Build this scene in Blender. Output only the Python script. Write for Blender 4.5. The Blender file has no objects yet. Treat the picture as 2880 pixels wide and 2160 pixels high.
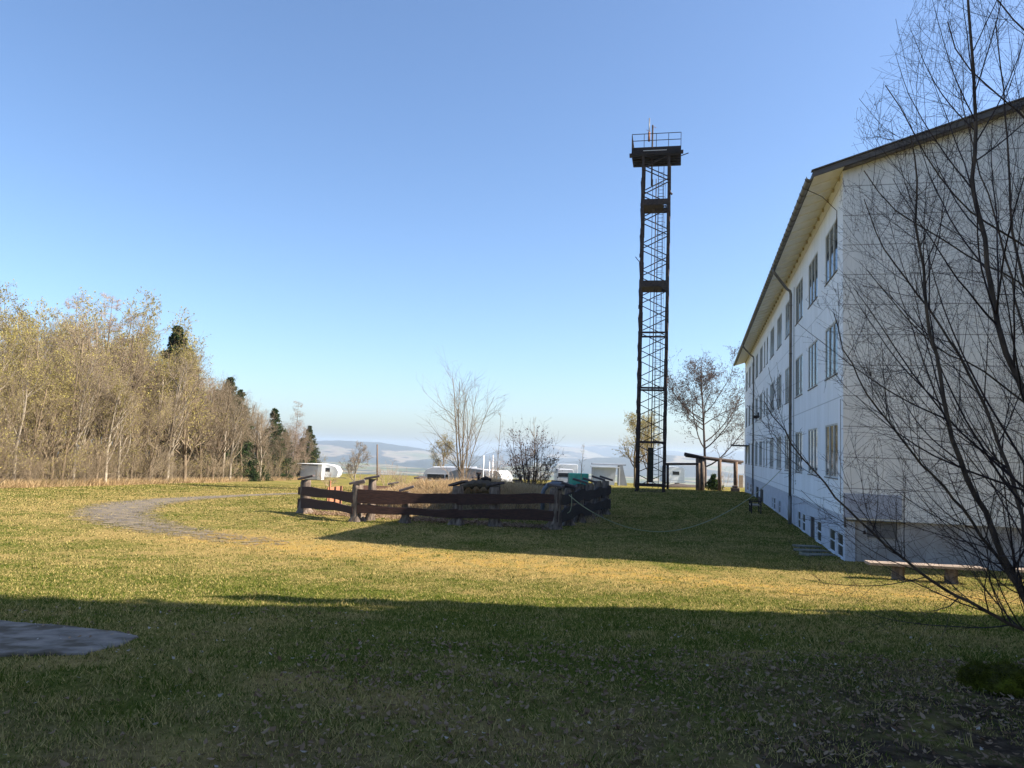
import bpy, math, random
import numpy as np
from mathutils import Vector, Matrix
R_ = math.radians
# ---------------------------------------------------------------- camera, sky, sun, exposure
FPX, EYE, ROLL, PITCH = 2190.0, 3.0, R_(1.95), R_(4.8)
SUN_AZ, SUN_EL = R_(94.9), R_(38.0)
scene = bpy.context.scene
COL = scene.collection
cd = bpy.data.cameras.new("camera"); cam = bpy.data.objects.new("camera", cd); COL.objects.link(cam)
cam.location = (0, 0, EYE)
cam.matrix_world = Matrix.Translation((0, 0, EYE)) @ Matrix.Rotation(math.pi/2 + PITCH, 4, 'X') @ Matrix.Rotation(ROLL, 4, 'Z')
cd.sensor_width = 36; cd.lens = 36*FPX/2880; cd.clip_start = 0.1; cd.clip_end = 40000
scene.camera = cam
world = bpy.data.worlds.new("World"); scene.world = world; world.use_nodes = True
wn = world.node_tree.nodes; wl = world.node_tree.links; wn.clear()
sky = wn.new('ShaderNodeTexSky'); sky.sky_type = 'NISHITA'; sky.sun_disc = False
sky.sun_elevation = SUN_EL; sky.sun_rotation = SUN_AZ; sky.altitude = 500
sky.air_density = 1.0; sky.dust_density = 1.7; sky.ozone_density = 5.0
bg = wn.new('ShaderNodeBackground'); bg.inputs[1].default_value = 0.094
wo = wn.new('ShaderNodeOutputWorld'); wl.new(sky.outputs[0], bg.inputs[0]); wl.new(bg.outputs[0], wo.inputs[0])
sd = Vector((math.sin(SUN_AZ)*math.cos(SUN_EL), math.cos(SUN_AZ)*math.cos(SUN_EL), math.sin(SUN_EL)))
ld = bpy.data.lights.new("sun", 'SUN'); ld.energy = 5.0; ld.angle = R_(0.53); ld.color = (1.0, 0.91, 0.78)
sun = bpy.data.objects.new("sun", ld); COL.objects.link(sun); sun.rotation_euler = sd.to_track_quat('Z', 'Y').to_euler()
scene.view_settings.view_transform = 'Standard'; scene.view_settings.look = 'None'
scene.view_settings.exposure = 1.36; scene.view_settings.gamma = 1.0
scene.cycles.max_bounces = 8; scene.cycles.transparent_max_bounces = 16; scene.cycles.volume_bounces = 0

# ---------------------------------------------------------------- terrain height and pixel helpers
def sm(a, b, x):
    t = np.clip((np.asarray(x, float)-a)/(b-a), 0, 1); return t*t*(3-2*t)
def T(x, y):
    x = np.asarray(x, float); y = np.asarray(y, float)
    z = 1.55*(1-sm(2.0, 21, y))
    d0 = 35+30*sm(-3, 12, x)
    z = z-0.03*np.clip(y-d0, 0, 100)
    r = np.hypot(x, y)
    z = z-55*sm(125, 900, r)*1.0-55*sm(300, 2200, r)
    return z
CR = np.array(Matrix.Rotation(math.pi/2+PITCH, 3, 'X') @ Matrix.Rotation(ROLL, 3, 'Z'))
def ray(px, py): return CR @ np.array([(px-1440)/FPX, -(py-1080)/FPX, -1.0])
def atY(px, py, Y):
    d = ray(px, py); return Vector(np.array([0, 0, EYE])+d*Y/d[1])
def hit(px, py, dz=0):
    d = ray(px, py); d = d/d[1]; a = 2.0
    while a < 400:
        p = d*a
        if EYE+p[2] < float(T(p[0], p[1]))+dz: break
        a *= 1.01
    lo, hi = a/1.01, a
    for _ in range(30):
        m = (lo+hi)/2; p = d*m
        if EYE+p[2] < float(T(p[0], p[1]))+dz: hi = m
        else: lo = m
    p = d*hi; return Vector((p[0], p[1], float(T(p[0], p[1]))))
def onT(x, y, dz=0): return Vector((x, y, float(T(x, y))+dz))

# ---------------------------------------------------------------- material helpers
def nm(name):
    m = bpy.data.materials.new(name); m.use_nodes = True
    nt = m.node_tree; b = nt.nodes['Principled BSDF']; return m, nt, b
def N(nt, t, **kw):
    n = nt.nodes.new(t)
    for k, v in kw.items():
        if k in ('inp',):
            for i, val in v.items(): n.inputs[i].default_value = val
        else: setattr(n, k, v)
    return n
def ramp(nt, src, stops):
    r = N(nt, 'ShaderNodeValToRGB'); e = r.color_ramp.elements
    while len(e) < len(stops): e.new(0.5)
    for q, (p, c) in zip(e, stops): q.position = p; q.color = (*c, 1)
    nt.links.new(src, r.inputs[0]); return r.outputs[0]
def mixc(nt, fac, a, b, mode='MIX'):
    m = N(nt, 'ShaderNodeMix', data_type='RGBA', blend_type=mode)
    for i, s in ((0, fac), (6, a), (7, b)):
        if hasattr(s, 'links'): nt.links.new(s, m.inputs[i])
        elif i == 0: m.inputs[0].default_value = s
        else: m.inputs[i].default_value = (*s, 1)
    return m.outputs[2]
def math_(nt, op, a, b=None, clamp=False):
    m = N(nt, 'ShaderNodeMath', operation=op, use_clamp=clamp)
    for i, s in enumerate((a, b)):
        if s is None: continue
        if hasattr(s, 'links'): nt.links.new(s, m.inputs[i])
        else: m.inputs[i].default_value = s
    return m.outputs[0]
def noise(nt, scale, detail=4, coord='Object', stretch=None, rough=0.6):
    tc = N(nt, 'ShaderNodeTexCoord'); src = tc.outputs[coord]
    if coord == 'World':
        pass
    if stretch:
        mp = N(nt, 'ShaderNodeMapping'); mp.inputs['Scale'].default_value = stretch; nt.links.new(src, mp.inputs[0]); src = mp.outputs[0]
    n = N(nt, 'ShaderNodeTexNoise'); n.inputs['Scale'].default_value = scale; n.inputs['Detail'].default_value = detail
    n.inputs['Roughness'].default_value = rough
    nt.links.new(src, n.inputs['Vector']); return n.outputs[0]
def bump(nt, b, h, strength=0.4, dist=0.02):
    bp = N(nt, 'ShaderNodeBump'); bp.inputs['Strength'].default_value = strength; bp.inputs['Distance'].default_value = dist
    nt.links.new(h, bp.inputs['Height']); nt.links.new(bp.outputs[0], b.inputs['Normal'])
def simple(name, c1, c2=None, scale=5, rough=0.8, bmp=0.0, metal=0.0, stretch=None, rnd=0.0, detail=4, spec=0.3):
    m, nt, b = nm(name)
    b.inputs['Roughness'].default_value = rough; b.inputs['Metallic'].default_value = metal
    b.inputs['Specular IOR Level'].default_value = spec
    if c2 is None: c2 = tuple(v*0.7 for v in c1)
    n = noise(nt, scale, detail, stretch=stretch)
    c = ramp(nt, n, [(0.32, c1), (0.68, c2)])
    if rnd:
        oi = N(nt, 'ShaderNodeObjectInfo')
        hs = N(nt, 'ShaderNodeHueSaturation')
        v = math_(nt, 'ADD', math_(nt, 'MULTIPLY', oi.outputs['Random'], 2*rnd), 1-rnd)
        nt.links.new(v, hs.inputs['Value']); nt.links.new(c, hs.inputs['Color']); c = hs.outputs[0]
    nt.links.new(c, b.inputs['Base Color'])
    if bmp: bump(nt, b, n, bmp)
    return m

# ---------------------------------------------------------------- object helpers
def tag(o, label=None, cat=None, group=None, kind=None):
    if label: o['label'] = label
    if cat: o['category'] = cat
    if group: o['group'] = group
    if kind: o['kind'] = kind
    return o
def empty(name, loc=(0, 0, 0), rz=0.0, label=None, cat=None, group=None):
    o = bpy.data.objects.new(name, None); COL.objects.link(o); o.location = loc; o.rotation_euler = (0, 0, rz)
    o.empty_display_size = 0.2
    return tag(o, label, cat, group)
def link(name, me, mat=None, parent=None, smooth=False):
    if mat is not None:
        for m in (mat if isinstance(mat, (list, tuple)) else [mat]): me.materials.append(m)
    if smooth: me.polygons.foreach_set('use_smooth', [True]*len(me.polygons))
    o = bpy.data.objects.new(name, me); COL.objects.link(o)
    if parent: o.parent = parent
    return o
def npmesh(name, V, Fq, attrs=None):
    """V (n,3), Fq (m,k) faces all k-sided"""
    V = np.ascontiguousarray(V, dtype=np.float32); Fq = np.ascontiguousarray(Fq, dtype=np.int32)
    me = bpy.data.meshes.new(name); me.vertices.add(len(V)); me.vertices.foreach_set('co', V.ravel())
    k = Fq.shape[1]; me.loops.add(Fq.size); me.loops.foreach_set('vertex_index', Fq.ravel())
    me.polygons.add(len(Fq)); me.polygons.foreach_set('loop_start', np.arange(0, Fq.size, k, dtype=np.int32))
    me.update(calc_edges=True)
    for nme, a in (attrs or {}).items():
        at = me.attributes.new(nme, 'FLOAT', 'POINT'); at.data.foreach_set('value', np.ascontiguousarray(a, dtype=np.float32))
    return me
class MB:
    def __init__(s): s.v = []; s.f = []
    def add(s, vs, fs):
        o = len(s.v); s.v += [tuple(v) for v in vs]; s.f += [tuple(i+o for i in f) for f in fs]; return s
    def box(s, x0, y0, z0, x1, y1, z1, M=None):
        v = [Vector((x, y, z)) for z in (z0, z1) for y in (y0, y1) for x in (x0, x1)]
        if M: v = [M @ p for p in v]
        return s.add(v, [(0, 2, 3, 1), (4, 5, 7, 6), (0, 1, 5, 4), (2, 6, 7, 3), (0, 4, 6, 2), (1, 3, 7, 5)])
    def bar(s, a, b, w, h=None, up=(0, 0, 1)):
        a = Vector(a); b = Vector(b); d = b-a; L = d.length; d.normalize(); h = h or w
        u = Vector(up)
        if abs(d.dot(u)) > 0.98: u = Vector((0, 1, 0))
        x = d.cross(u).normalized(); z = x.cross(d)
        M = Matrix.Translation(a) @ Matrix((x, d, z)).transposed().to_4x4()
        return s.box(-w/2, 0, -h/2, w/2, L, h/2, M)
    def tube(s, pts, r, n=8, cap=True):
        pts = [Vector(p) for p in pts]; rs = r if isinstance(r, (list, tuple)) else [r]*len(pts); o = len(s.v); u = None
        for i, p in enumerate(pts):
            d = (pts[min(i+1, len(pts)-1)]-pts[max(i-1, 0)]).normalized()
            if u is None: u = d.orthogonal().normalized()
            u = (u-d*u.dot(d)).normalized(); w = d.cross(u)
            for k in range(n):
                a = 2*math.pi*k/n; s.v.append(tuple(p+(u*math.cos(a)+w*math.sin(a))*rs[i]))
        for i in range(len(pts)-1):
            for k in range(n):
                s.f.append((o+i*n+k, o+i*n+(k+1) % n, o+(i+1)*n+(k+1) % n, o+(i+1)*n+k))
        if cap: s.f.append(tuple(o+k for k in range(n))[::-1]); s.f.append(tuple(o+(len(pts)-1)*n+k for k in range(n)))
        return s
    def prism(s, outline, y0, y1):   # outline in x,z extruded along y
        n = len(outline); v = [(x, y0, z) for x, z in outline]+[(x, y1, z) for x, z in outline]
        return s.add(v, [tuple(range(n)), tuple(range(2*n-1, n-1, -1))]+[(i, n+i, n+(i+1) % n, (i+1) % n) for i in range(n)])
    def build(s, name, mat, parent=None, smooth=False, bevel=0):
        me = bpy.data.meshes.new(name); me.from_pydata(s.v, [], s.f); me.validate(); me.update()
        o = link(name, me, mat, parent, smooth)
        if bevel:
            b = o.modifiers.new('bevel', 'BEVEL'); b.width = bevel; b.segments = 2; b.limit_method = 'ANGLE'
        return o
def copy_tree(o, parent=None):
    c = o.copy(); COL.objects.link(c); c.parent = parent
    for ch in [k for k in bpy.data.objects if k.parent == o]: copy_tree(ch, c)
    return c

# ---------------------------------------------------------------- materials
def ground_mat():
    m, nt, b = nm('grass_ground'); b.inputs['Roughness'].default_value = 1.0; b.inputs['Specular IOR Level'].default_value = 0.0
    n1 = noise(nt, 0.35, 5); n2 = noise(nt, 2.2, 6, stretch=(1, 0.7, 1)); n3 = noise(nt, 14, 4); n4 = noise(nt, 60, 3)
    green = ramp(nt, n3, [(0.3, (0.055, 0.07, 0.014)), (0.7, (0.165, 0.17, 0.04))])
    straw = ramp(nt, n3, [(0.3, (0.23, 0.165, 0.062)), (0.7, (0.36, 0.265, 0.105))])
    f = math_(nt, 'ADD', math_(nt, 'MULTIPLY', n1, 0.8), math_(nt, 'MULTIPLY', n2, 0.55))
    f = math_(nt, 'ADD', f, math_(nt, 'MULTIPLY', n4, 0.35))
    at = N(nt, 'ShaderNodeAttribute', attribute_name='dry')  # dry attribute also carries the painted foreground shade
    f = math_(nt, 'ADD', f, at.outputs['Fac'])
    fac = ramp(nt, f, [(0.70, (0, 0, 0)), (1.18, (1, 1, 1))])
    c = mixc(nt, fac, green, straw)
    mo = N(nt, 'ShaderNodeAttribute', attribute_name='moss')
    mfac = math_(nt, 'MULTIPLY', mo.outputs['Fac'], ramp(nt, n2, [(0.38, (0, 0, 0)), (0.6, (1, 1, 1))]), True)
    c = mixc(nt, mfac, c, ramp(nt, n3, [(0.35, (0.42, 0.29, 0.045)), (0.65, (0.30, 0.18, 0.09))]))
    so = N(nt, 'ShaderNodeAttribute', attribute_name='soil')
    c = mixc(nt, math_(nt, 'MULTIPLY', so.outputs['Fac'], ramp(nt, n2, [(0.35, (0, 0, 0)), (0.55, (1, 1, 1))]), True), c, ramp(nt, n3, [(0.3, (0.035, 0.025, 0.018)), (0.7, (0.11, 0.08, 0.055))]))
    far = N(nt, 'ShaderNodeAttribute', attribute_name='far')
    fn = noise(nt, 0.0016, 3, stretch=(1, 0.5, 1)); fn2 = noise(nt, 0.006, 4)
    fc = ramp(nt, fn, [(0.36, (0.05, 0.06, 0.03)), (0.44, (0.16, 0.17, 0.07)), (0.52, (0.27, 0.21, 0.14)), (0.6, (0.13, 0.16, 0.06)), (0.66, (0.07, 0.06, 0.04))])
    fc = mixc(nt, ramp(nt, fn2, [(0.5, (0, 0, 0)), (0.6, (1, 1, 1))]), fc, (0.05, 0.05, 0.035))
    c = mixc(nt, far.outputs['Fac'], c, fc)
    nt.links.new(c, b.inputs['Base Color'])
    h = math_(nt, 'ADD', n3, math_(nt, 'MULTIPLY', n4, 0.6)); bump(nt, b, h, 0.9, 0.05)
    return m
def blade_mat(name, g0, g1, s0, s1, lo=0.45, hi=0.8, moss=False):
    m, nt, b = nm(name); b.inputs['Roughness'].default_value = 0.9; b.inputs['Specular IOR Level'].default_value = 0.03
    n1 = noise(nt, 0.35, 5); n2 = noise(nt, 2.2, 6, stretch=(1, 0.7, 1))
    rn = N(nt, 'ShaderNodeAttribute', attribute_name='rnd'); dr = N(nt, 'ShaderNodeAttribute', attribute_name='dry')  # on lawn blades, dry includes the shade tone painted into the foreground
    f = math_(nt, 'ADD', math_(nt, 'MULTIPLY', n1, 0.8), math_(nt, 'MULTIPLY', n2, 0.55))
    f = math_(nt, 'ADD', f, math_(nt, 'MULTIPLY', math_(nt, 'SUBTRACT', rn.outputs['Fac'], 0.5), 0.62)); f = math_(nt, 'ADD', f, math_(nt, 'ADD', dr.outputs['Fac'], 0.175))
    fac = ramp(nt, f, [(lo, (0, 0, 0)), (hi, (1, 1, 1))])
    green = mixc(nt, rn.outputs['Fac'], g0, g1); straw = mixc(nt, rn.outputs['Fac'], s0, s1)
    c = mixc(nt, fac, green, straw)
    nt.links.new(c, b.inputs['Base Color'])
    tr = N(nt, 'ShaderNodeBsdfTranslucent'); nt.links.new(c, tr.inputs[0])
    ms = N(nt, 'ShaderNodeMixShader'); ms.inputs[0].default_value = 0.35
    nt.links.new(b.outputs[0], ms.inputs[1]); nt.links.new(tr.outputs[0], ms.inputs[2])
    nt.links.new(ms.outputs[0], nt.nodes['Material Output'].inputs[0])
    return m
def leaf_mat(name, c1, c2, trans=0.35, rnd=0.15):
    m, nt, b = nm(name); b.inputs['Roughness'].default_value = 0.85; b.inputs['Specular IOR Level'].default_value = 0.05
    rn = N(nt, 'ShaderNodeAttribute', attribute_name='rnd'); c = mixc(nt, rn.outputs['Fac'], c1, c2)
    oi = N(nt, 'ShaderNodeObjectInfo'); hs = N(nt, 'ShaderNodeHueSaturation')
    nt.links.new(math_(nt, 'ADD', math_(nt, 'MULTIPLY', oi.outputs['Random'], 2*rnd), 1-rnd), hs.inputs['Value'])
    nt.links.new(c, hs.inputs['Color']); c = hs.outputs[0]
    nt.links.new(c, b.inputs['Base Color'])
    tr = N(nt, 'ShaderNodeBsdfTranslucent'); nt.links.new(c, tr.inputs[0])
    ms = N(nt, 'ShaderNodeMixShader'); ms.inputs[0].default_value = trans
    nt.links.new(b.outputs[0], ms.inputs[1]); nt.links.new(tr.outputs[0], ms.inputs[2])
    nt.links.new(ms.outputs[0], nt.nodes['Material Output'].inputs[0])
    return m
def panel_mat(name, base, axis, off, pitch, zoff, zpitch, w=0.012, dirt=0.5, joint=(0.2, 0.18, 0.15), dirtcol=(0.42, 0.42, 0.40), hw=None, vw=0.6):
    """painted fibre-cement panels: joints every pitch along axis and every zpitch up"""
    m, nt, b = nm(name); b.inputs['Roughness'].default_value = 0.75
    tc = N(nt, 'ShaderNodeTexCoord'); sp = N(nt, 'ShaderNodeSeparateXYZ'); nt.links.new(tc.outputs['Object'], sp.inputs[0])
    def line(src, o, p, w):
        a = math_(nt, 'DIVIDE', math_(nt, 'SUBTRACT', src, o-50*p), p)
        fr = math_(nt, 'FRACT', a); d = math_(nt, 'MINIMUM', fr, math_(nt, 'SUBTRACT', 1.0, fr))
        return math_(nt, 'LESS_THAN', math_(nt, 'MULTIPLY', d, p), w)
    l1 = math_(nt, 'MULTIPLY', line(sp.outputs[axis], off, pitch, w*0.6), vw); l2 = line(sp.outputs['Z'], zoff, zpitch, hw or w)
    l = math_(nt, 'MAXIMUM', l1, l2)
    n1 = noise(nt, 1.0, 6, stretch=(1.3, 1.3, 0.25)); n2 = noise(nt, 6, 5, stretch=(2.5, 2.5, 0.3)); n3 = noise(nt, 30, 3)
    c = mixc(nt, math_(nt, 'MULTIPLY', ramp(nt, n1, [(0.42, (0, 0, 0)), (0.72, (1, 1, 1))]), dirt), base, dirtcol)
    c = mixc(nt, math_(nt, 'MULTIPLY', ramp(nt, n2, [(0.5, (0, 0, 0)), (0.75, (1, 1, 1))]), dirt*0.7), c, tuple(v*0.7 for v in dirtcol))
    # per panel tint
    ip = math_(nt, 'FLOOR', math_(nt, 'DIVIDE', math_(nt, 'SUBTRACT', sp.outputs[axis], off-50*pitch), pitch))
    iz = math_(nt, 'FLOOR', math_(nt, 'DIVIDE', math_(nt, 'SUBTRACT', sp.outputs['Z'], zoff-50*zpitch), zpitch))
    cb = N(nt, 'ShaderNodeCombineXYZ'); nt.links.new(ip, cb.inputs[0]); nt.links.new(iz, cb.inputs[1])
    wn_ = N(nt, 'ShaderNodeTexWhiteNoise'); nt.links.new(cb.outputs[0], wn_.inputs[0])
    c = mixc(nt, math_(nt, 'MULTIPLY', wn_.outputs['Value'], 0.16), c, tuple(v*0.6 for v in base))
    c = mixc(nt, math_(nt, 'MULTIPLY', l, 0.62), c, joint)
    nt.links.new(c, b.inputs['Base Color'])
    h = math_(nt, 'SUBTRACT', math_(nt, 'MULTIPLY', n3, 0.15), l); bump(nt, b, h, 0.5, 0.01)
    return m
def stone_mat(name, c1, c2, moss=(0.09, 0.10, 0.02), amt=0.5, sc=3):
    m, nt, b = nm(name); b.inputs['Roughness'].default_value = 0.95; b.inputs['Specular IOR Level'].default_value = 0.08
    n = noise(nt, sc, 6); n2 = noise(nt, sc*0.6, 3); n3 = noise(nt, sc*9, 4)
    c = ramp(nt, n, [(0.3, c1), (0.7, c2)])
    c = mixc(nt, math_(nt, 'MULTIPLY', ramp(nt, n2, [(0.46, (0, 0, 0)), (0.56, (1, 1, 1))]), amt), c, moss)
    c = mixc(nt, math_(nt, 'MULTIPLY', n3, 0.35), c, tuple(v*0.4 for v in c1))
    nt.links.new(c, b.inputs['Base Color']); bump(nt, b, math_(nt, 'ADD', n, math_(nt, 'MULTIPLY', n3, .3)), 0.8, 0.04); return m
def glass_mat(name='window_glass', tint=(0.85, 0.9, 0.95)):
    m, nt, b = nm(name); nt.nodes.remove(b)
    t = N(nt, 'ShaderNodeBsdfTransparent'); t.inputs[0].default_value = (*tint, 1)
    g = N(nt, 'ShaderNodeBsdfGlossy'); g.inputs['Roughness'].default_value = 0.03
    fr = N(nt, 'ShaderNodeFresnel'); fr.inputs[0].default_value = 1.5
    ms = N(nt, 'ShaderNodeMixShader'); nt.links.new(math_(nt, 'MULTIPLY', fr.outputs[0], 0.7, True), ms.inputs[0])
    nt.links.new(t.outputs[0], ms.inputs[1]); nt.links.new(g.outputs[0], ms.inputs[2])
    nt.links.new(ms.outputs[0], nt.nodes['Material Output'].inputs[0]); return m
M = {}
M['ground'] = ground_mat()
M['blade'] = blade_mat('grass_blades', (0.042, 0.074, 0.009), (0.205, 0.225, 0.036), (0.29, 0.22, 0.075), (0.54, 0.42, 0.17), 0.74, 1.32)
M['dryblade'] = blade_mat('dry_grass_blades', (0.16, 0.15, 0.05), (0.26, 0.2, 0.09), (0.36, 0.25, 0.13), (0.62, 0.46, 0.27), 0.5, 0.8)
M['facade'] = panel_mat('facade_panels', (0.88, 0.89, 0.91), 'Y', 0.96, 0.864, 4.98, 3.34, 0.018, 0.30, (0.35, 0.36, 0.36), (0.62, 0.62, 0.58))
M['gable'] = panel_mat('gable_panels', (0.87, 0.855, 0.82), 'X', 0.56, 2.5, 1.24, 0.936, 0.012, 0.42, (0.13, 0.11, 0.09), (0.56, 0.57, 0.58), 0.014, 0.3)
M['plinth'] = simple('plinth_paint', (0.56, 0.58, 0.64), (0.44, 0.46, 0.51), 2.5, 0.85, 0.2)
M['plinth_g'] = simple('plinth_render', (0.48, 0.46, 0.45), (0.34, 0.31, 0.29), 1.6, 0.9, 0.3)
M['soffit'] = simple('soffit_boards', (0.88, 0.87, 0.83), (0.80, 0.78, 0.70), 3, 0.7, 0.1)
M['roof'] = simple('roof_sheet', (0.10, 0.095, 0.09), (0.06, 0.055, 0.05), 2, 0.6, 0.2)
M['fascia'] = simple('weathered_fascia', (0.16, 0.145, 0.135), (0.09, 0.082, 0.078), 4, 0.75, 0.4, stretch=(0.3, 1, 2))
M['zinc'] = simple('zinc_pipe', (0.24, 0.23, 0.22), (0.15, 0.14, 0.13), 3, 0.5, 0.1, 0.5)
M['frame'] = simple('window_frame_paint', (0.56, 0.55, 0.51), (0.44, 0.43, 0.40), 6, 0.6, 0.1)
M['wframe'] = simple('white_frame_paint', (0.72, 0.74, 0.76), (0.62, 0.63, 0.65), 6, 0.6)
M['curtain'] = simple('net_curtain', (0.40, 0.40, 0.38), (0.20, 0.20, 0.20), 2.5, 0.9, 0, stretch=(1, 6, 0.3))
M['glass'] = glass_mat()
M['dark'] = simple('dark_room', (0.03, 0.03, 0.033), (0.02, 0.02, 0.02), 3, 0.9)
M['darkglass'] = simple('dark_glass', (0.035, 0.038, 0.045), (0.02, 0.022, 0.027), 2, 0.25, spec=0.25)
M['steel'] = simple('rusty_dark_steel', (0.060, 0.038, 0.030), (0.020, 0.015, 0.014), 5, 0.75, 0.2, 0.0)
M['steel2'] = simple('dark_louvre', (0.03, 0.02, 0.018), (0.012, 0.01, 0.01), 3, 0.75, 0.3)
M['bluegrey'] = simple('pale_bird_droppings', (0.55, 0.52, 0.5), (0.4, 0.38, 0.36), 9, 0.9)
M['rail'] = simple('stained_brown_board', (0.075, 0.034, 0.024), (0.028, 0.014, 0.011), 4, 0.7, 0.5, stretch=(1, 8, 8))
M['railgrey'] = simple('weathered_board', (0.060, 0.045, 0.042), (0.025, 0.019, 0.018), 4, 0.85, 0.5, stretch=(1, 8, 8))
M['stump'] = simple('weathered_stump_bark', (0.27, 0.21, 0.165), (0.055, 0.04, 0.032), 5, 0.95, 0.9, stretch=(2, 2, 0.5))
M['cap'] = simple('slate_grey_cap_board', (0.12, 0.095, 0.09), (0.05, 0.04, 0.04), 5, 0.8, 0.5)
M['bark'] = simple('bark', (0.22, 0.165, 0.105), (0.09, 0.065, 0.042), 6, 0.95, 0.6, stretch=(2, 2, 0.5), rnd=0.3)
M['twig'] = simple('twigs', (0.34, 0.265, 0.175), (0.19, 0.145, 0.095), 6, 0.9, rnd=0.25)
M['twigpink'] = simple('larch_twigs', (0.38, 0.28, 0.20), (0.25, 0.18, 0.135), 6, 0.9, rnd=0.2)
M['twigdark'] = simple('dark_twigs', (0.085, 0.06, 0.05), (0.045, 0.032, 0.03), 6, 0.8, rnd=0.1)
M['birchbark'] = simple('young_birch_bark', (0.15, 0.10, 0.065), (0.035, 0.024, 0.02), 7, 0.8, 0.4, stretch=(2, 2, 0.6))
M['birchtwig'] = simple('birch_twigs', (0.05, 0.030, 0.028), (0.03, 0.019, 0.02), 9, 0.6)
M['greybark'] = simple('pale_grey_bark', (0.40, 0.34, 0.26), (0.20, 0.165, 0.125), 6, 0.9, 0.4, rnd=0.2)
M['bud'] = leaf_mat('yellow_green_buds', (0.30, 0.27, 0.08), (0.46, 0.38, 0.13), 0.4, 0.2)
M['budbrown'] = leaf_mat('brown_buds', (0.13, 0.09, 0.055), (0.24, 0.16, 0.09), 0.3)
M['leafdark'] = leaf_mat('withered_leaves', (0.05, 0.036, 0.032), (0.15, 0.10, 0.075), 0.3)
M['needle'] = leaf_mat('spruce_needles', (0.014, 0.030, 0.010), (0.045, 0.070, 0.022), 0.15, 0.15)
M['needle2'] = leaf_mat('shade_needles', (0.02, 0.04, 0.012), (0.06, 0.09, 0.03), 0.1, 0.1)
M['gravel'] = None
M['white'] = simple('caravan_white', (0.78, 0.79, 0.80), (0.70, 0.71, 0.72), 1.5, 0.35, spec=0.5)
M['white2'] = simple('caravan_panel_grey', (0.55, 0.57, 0.60), (0.48, 0.50, 0.53), 1.5, 0.5)
M['greyfab'] = simple('grey_awning_fabric', (0.30, 0.32, 0.36), (0.22, 0.24, 0.27), 1.2, 0.85, 0.3)
M['teal'] = simple('teal_tarpaulin', (0.015, 0.17, 0.17), (0.01, 0.12, 0.13), 2, 0.6, 0.2)
M['tyre'] = simple('tyre_rubber', (0.02, 0.02, 0.02), None, 5, 0.8)
M['wood'] = simple('weathered_wood', (0.20, 0.13, 0.085), (0.10, 0.065, 0.045), 3, 0.85, 0.5, stretch=(4, 1, 4))
M['palewood'] = simple('pale_worn_wood', (0.42, 0.33, 0.26), (0.26, 0.20, 0.155), 3, 0.8, 0.5, stretch=(1, 6, 6))
M['darkwood'] = simple('dark_wood', (0.055, 0.04, 0.035), (0.03, 0.022, 0.02), 3, 0.85, 0.4)
M['orange'] = simple('orange_brown_boards', (0.42, 0.19, 0.10), (0.30, 0.13, 0.075), 4, 0.8, 0.3)
M['mound'] = simple('mound_soil', (0.24, 0.18, 0.10), (0.12, 0.09, 0.045), 3, 0.95, 0.9)
M['stone'] = stone_mat('mossy_stone', (0.07, 0.065, 0.02), (0.035, 0.032, 0.012), (0.12, 0.125, 0.012), 1.0, 3)
M['slab'] = stone_mat('lichen_concrete', (0.34, 0.29, 0.24), (0.14, 0.12, 0.10), (0.08, 0.06, 0.035), 0.8, 4.5)
M['plank'] = simple('stone_slabs', (0.22, 0.21, 0.17), (0.13, 0.12, 0.09), 5, 0.9, 0.4)
M['hose'] = simple('green_hose', (0.30, 0.32, 0.20), (0.22, 0.25, 0.14), 4, 0.5)
M['leafpale'] = leaf_mat('pale_dead_leaves', (0.24, 0.19, 0.14), (0.54, 0.48, 0.41), 0.3, 0)
M['leafbrown'] = leaf_mat('brown_dead_leaves', (0.14, 0.08, 0.045), (0.40, 0.28, 0.18), 0.3, 0)
M['mossfuzz'] = leaf_mat('moss_fuzz', (0.04, 0.045, 0.008), (0.13, 0.135, 0.02), 0.3, 0)
def hill_mat():
    m, nt, b = nm('far_hills'); b.inputs['Roughness'].default_value = 1
    n = noise(nt, 0.0011, 4, stretch=(1, 0.6, 4)); n2 = noise(nt, 0.006, 5, stretch=(1, 1, 3))
    c = ramp(nt, n, [(0.50, (0.02, 0.028, 0.022)), (0.56, (0.04, 0.04, 0.032)), (0.58, (0.28, 0.22, 0.15)), (0.62, (0.20, 0.18, 0.11)), (0.67, (0.13, 0.145, 0.07))])
    c = mixc(nt, math_(nt, 'MULTIPLY', n2, 0.6), c, (0.03, 0.035, 0.025)); nt.links.new(c, b.inputs['Base Color']); return m
M['hill'] = hill_mat()
def gravel_mat():
    m, nt, b = nm('gravel'); b.inputs['Roughness'].default_value = 0.95
    n = noise(nt, 25, 5); n2 = noise(nt, 3, 5, stretch=(.6, 1.4, 1)); n3 = noise(nt, 13, 5)
    c = ramp(nt, n, [(0.3, (0.065, 0.053, 0.045)), (0.7, (0.17, 0.145, 0.125))])
    c = mixc(nt, ramp(nt, n2, [(0.45, (0, 0, 0)), (0.7, (1, 1, 1))]), c, (0.26, 0.19, 0.08))
    nt.links.new(c, b.inputs['Base Color']); bump(nt, b, n, 1.0, 0.03)
    at = N(nt, 'ShaderNodeAttribute', attribute_name='edge')
    a = math_(nt, 'ADD', at.outputs['Fac'], math_(nt, 'MULTIPLY', math_(nt, 'SUBTRACT', n2, 0.5), 2.2))
    a = math_(nt, 'ADD', a, math_(nt, 'MULTIPLY', math_(nt, 'SUBTRACT', n3, 0.5), 2.0))
    nt.links.new(math_(nt, 'GREATER_THAN', a, 0.5), b.inputs['Alpha']); return m
M['gravel'] = gravel_mat()

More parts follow.
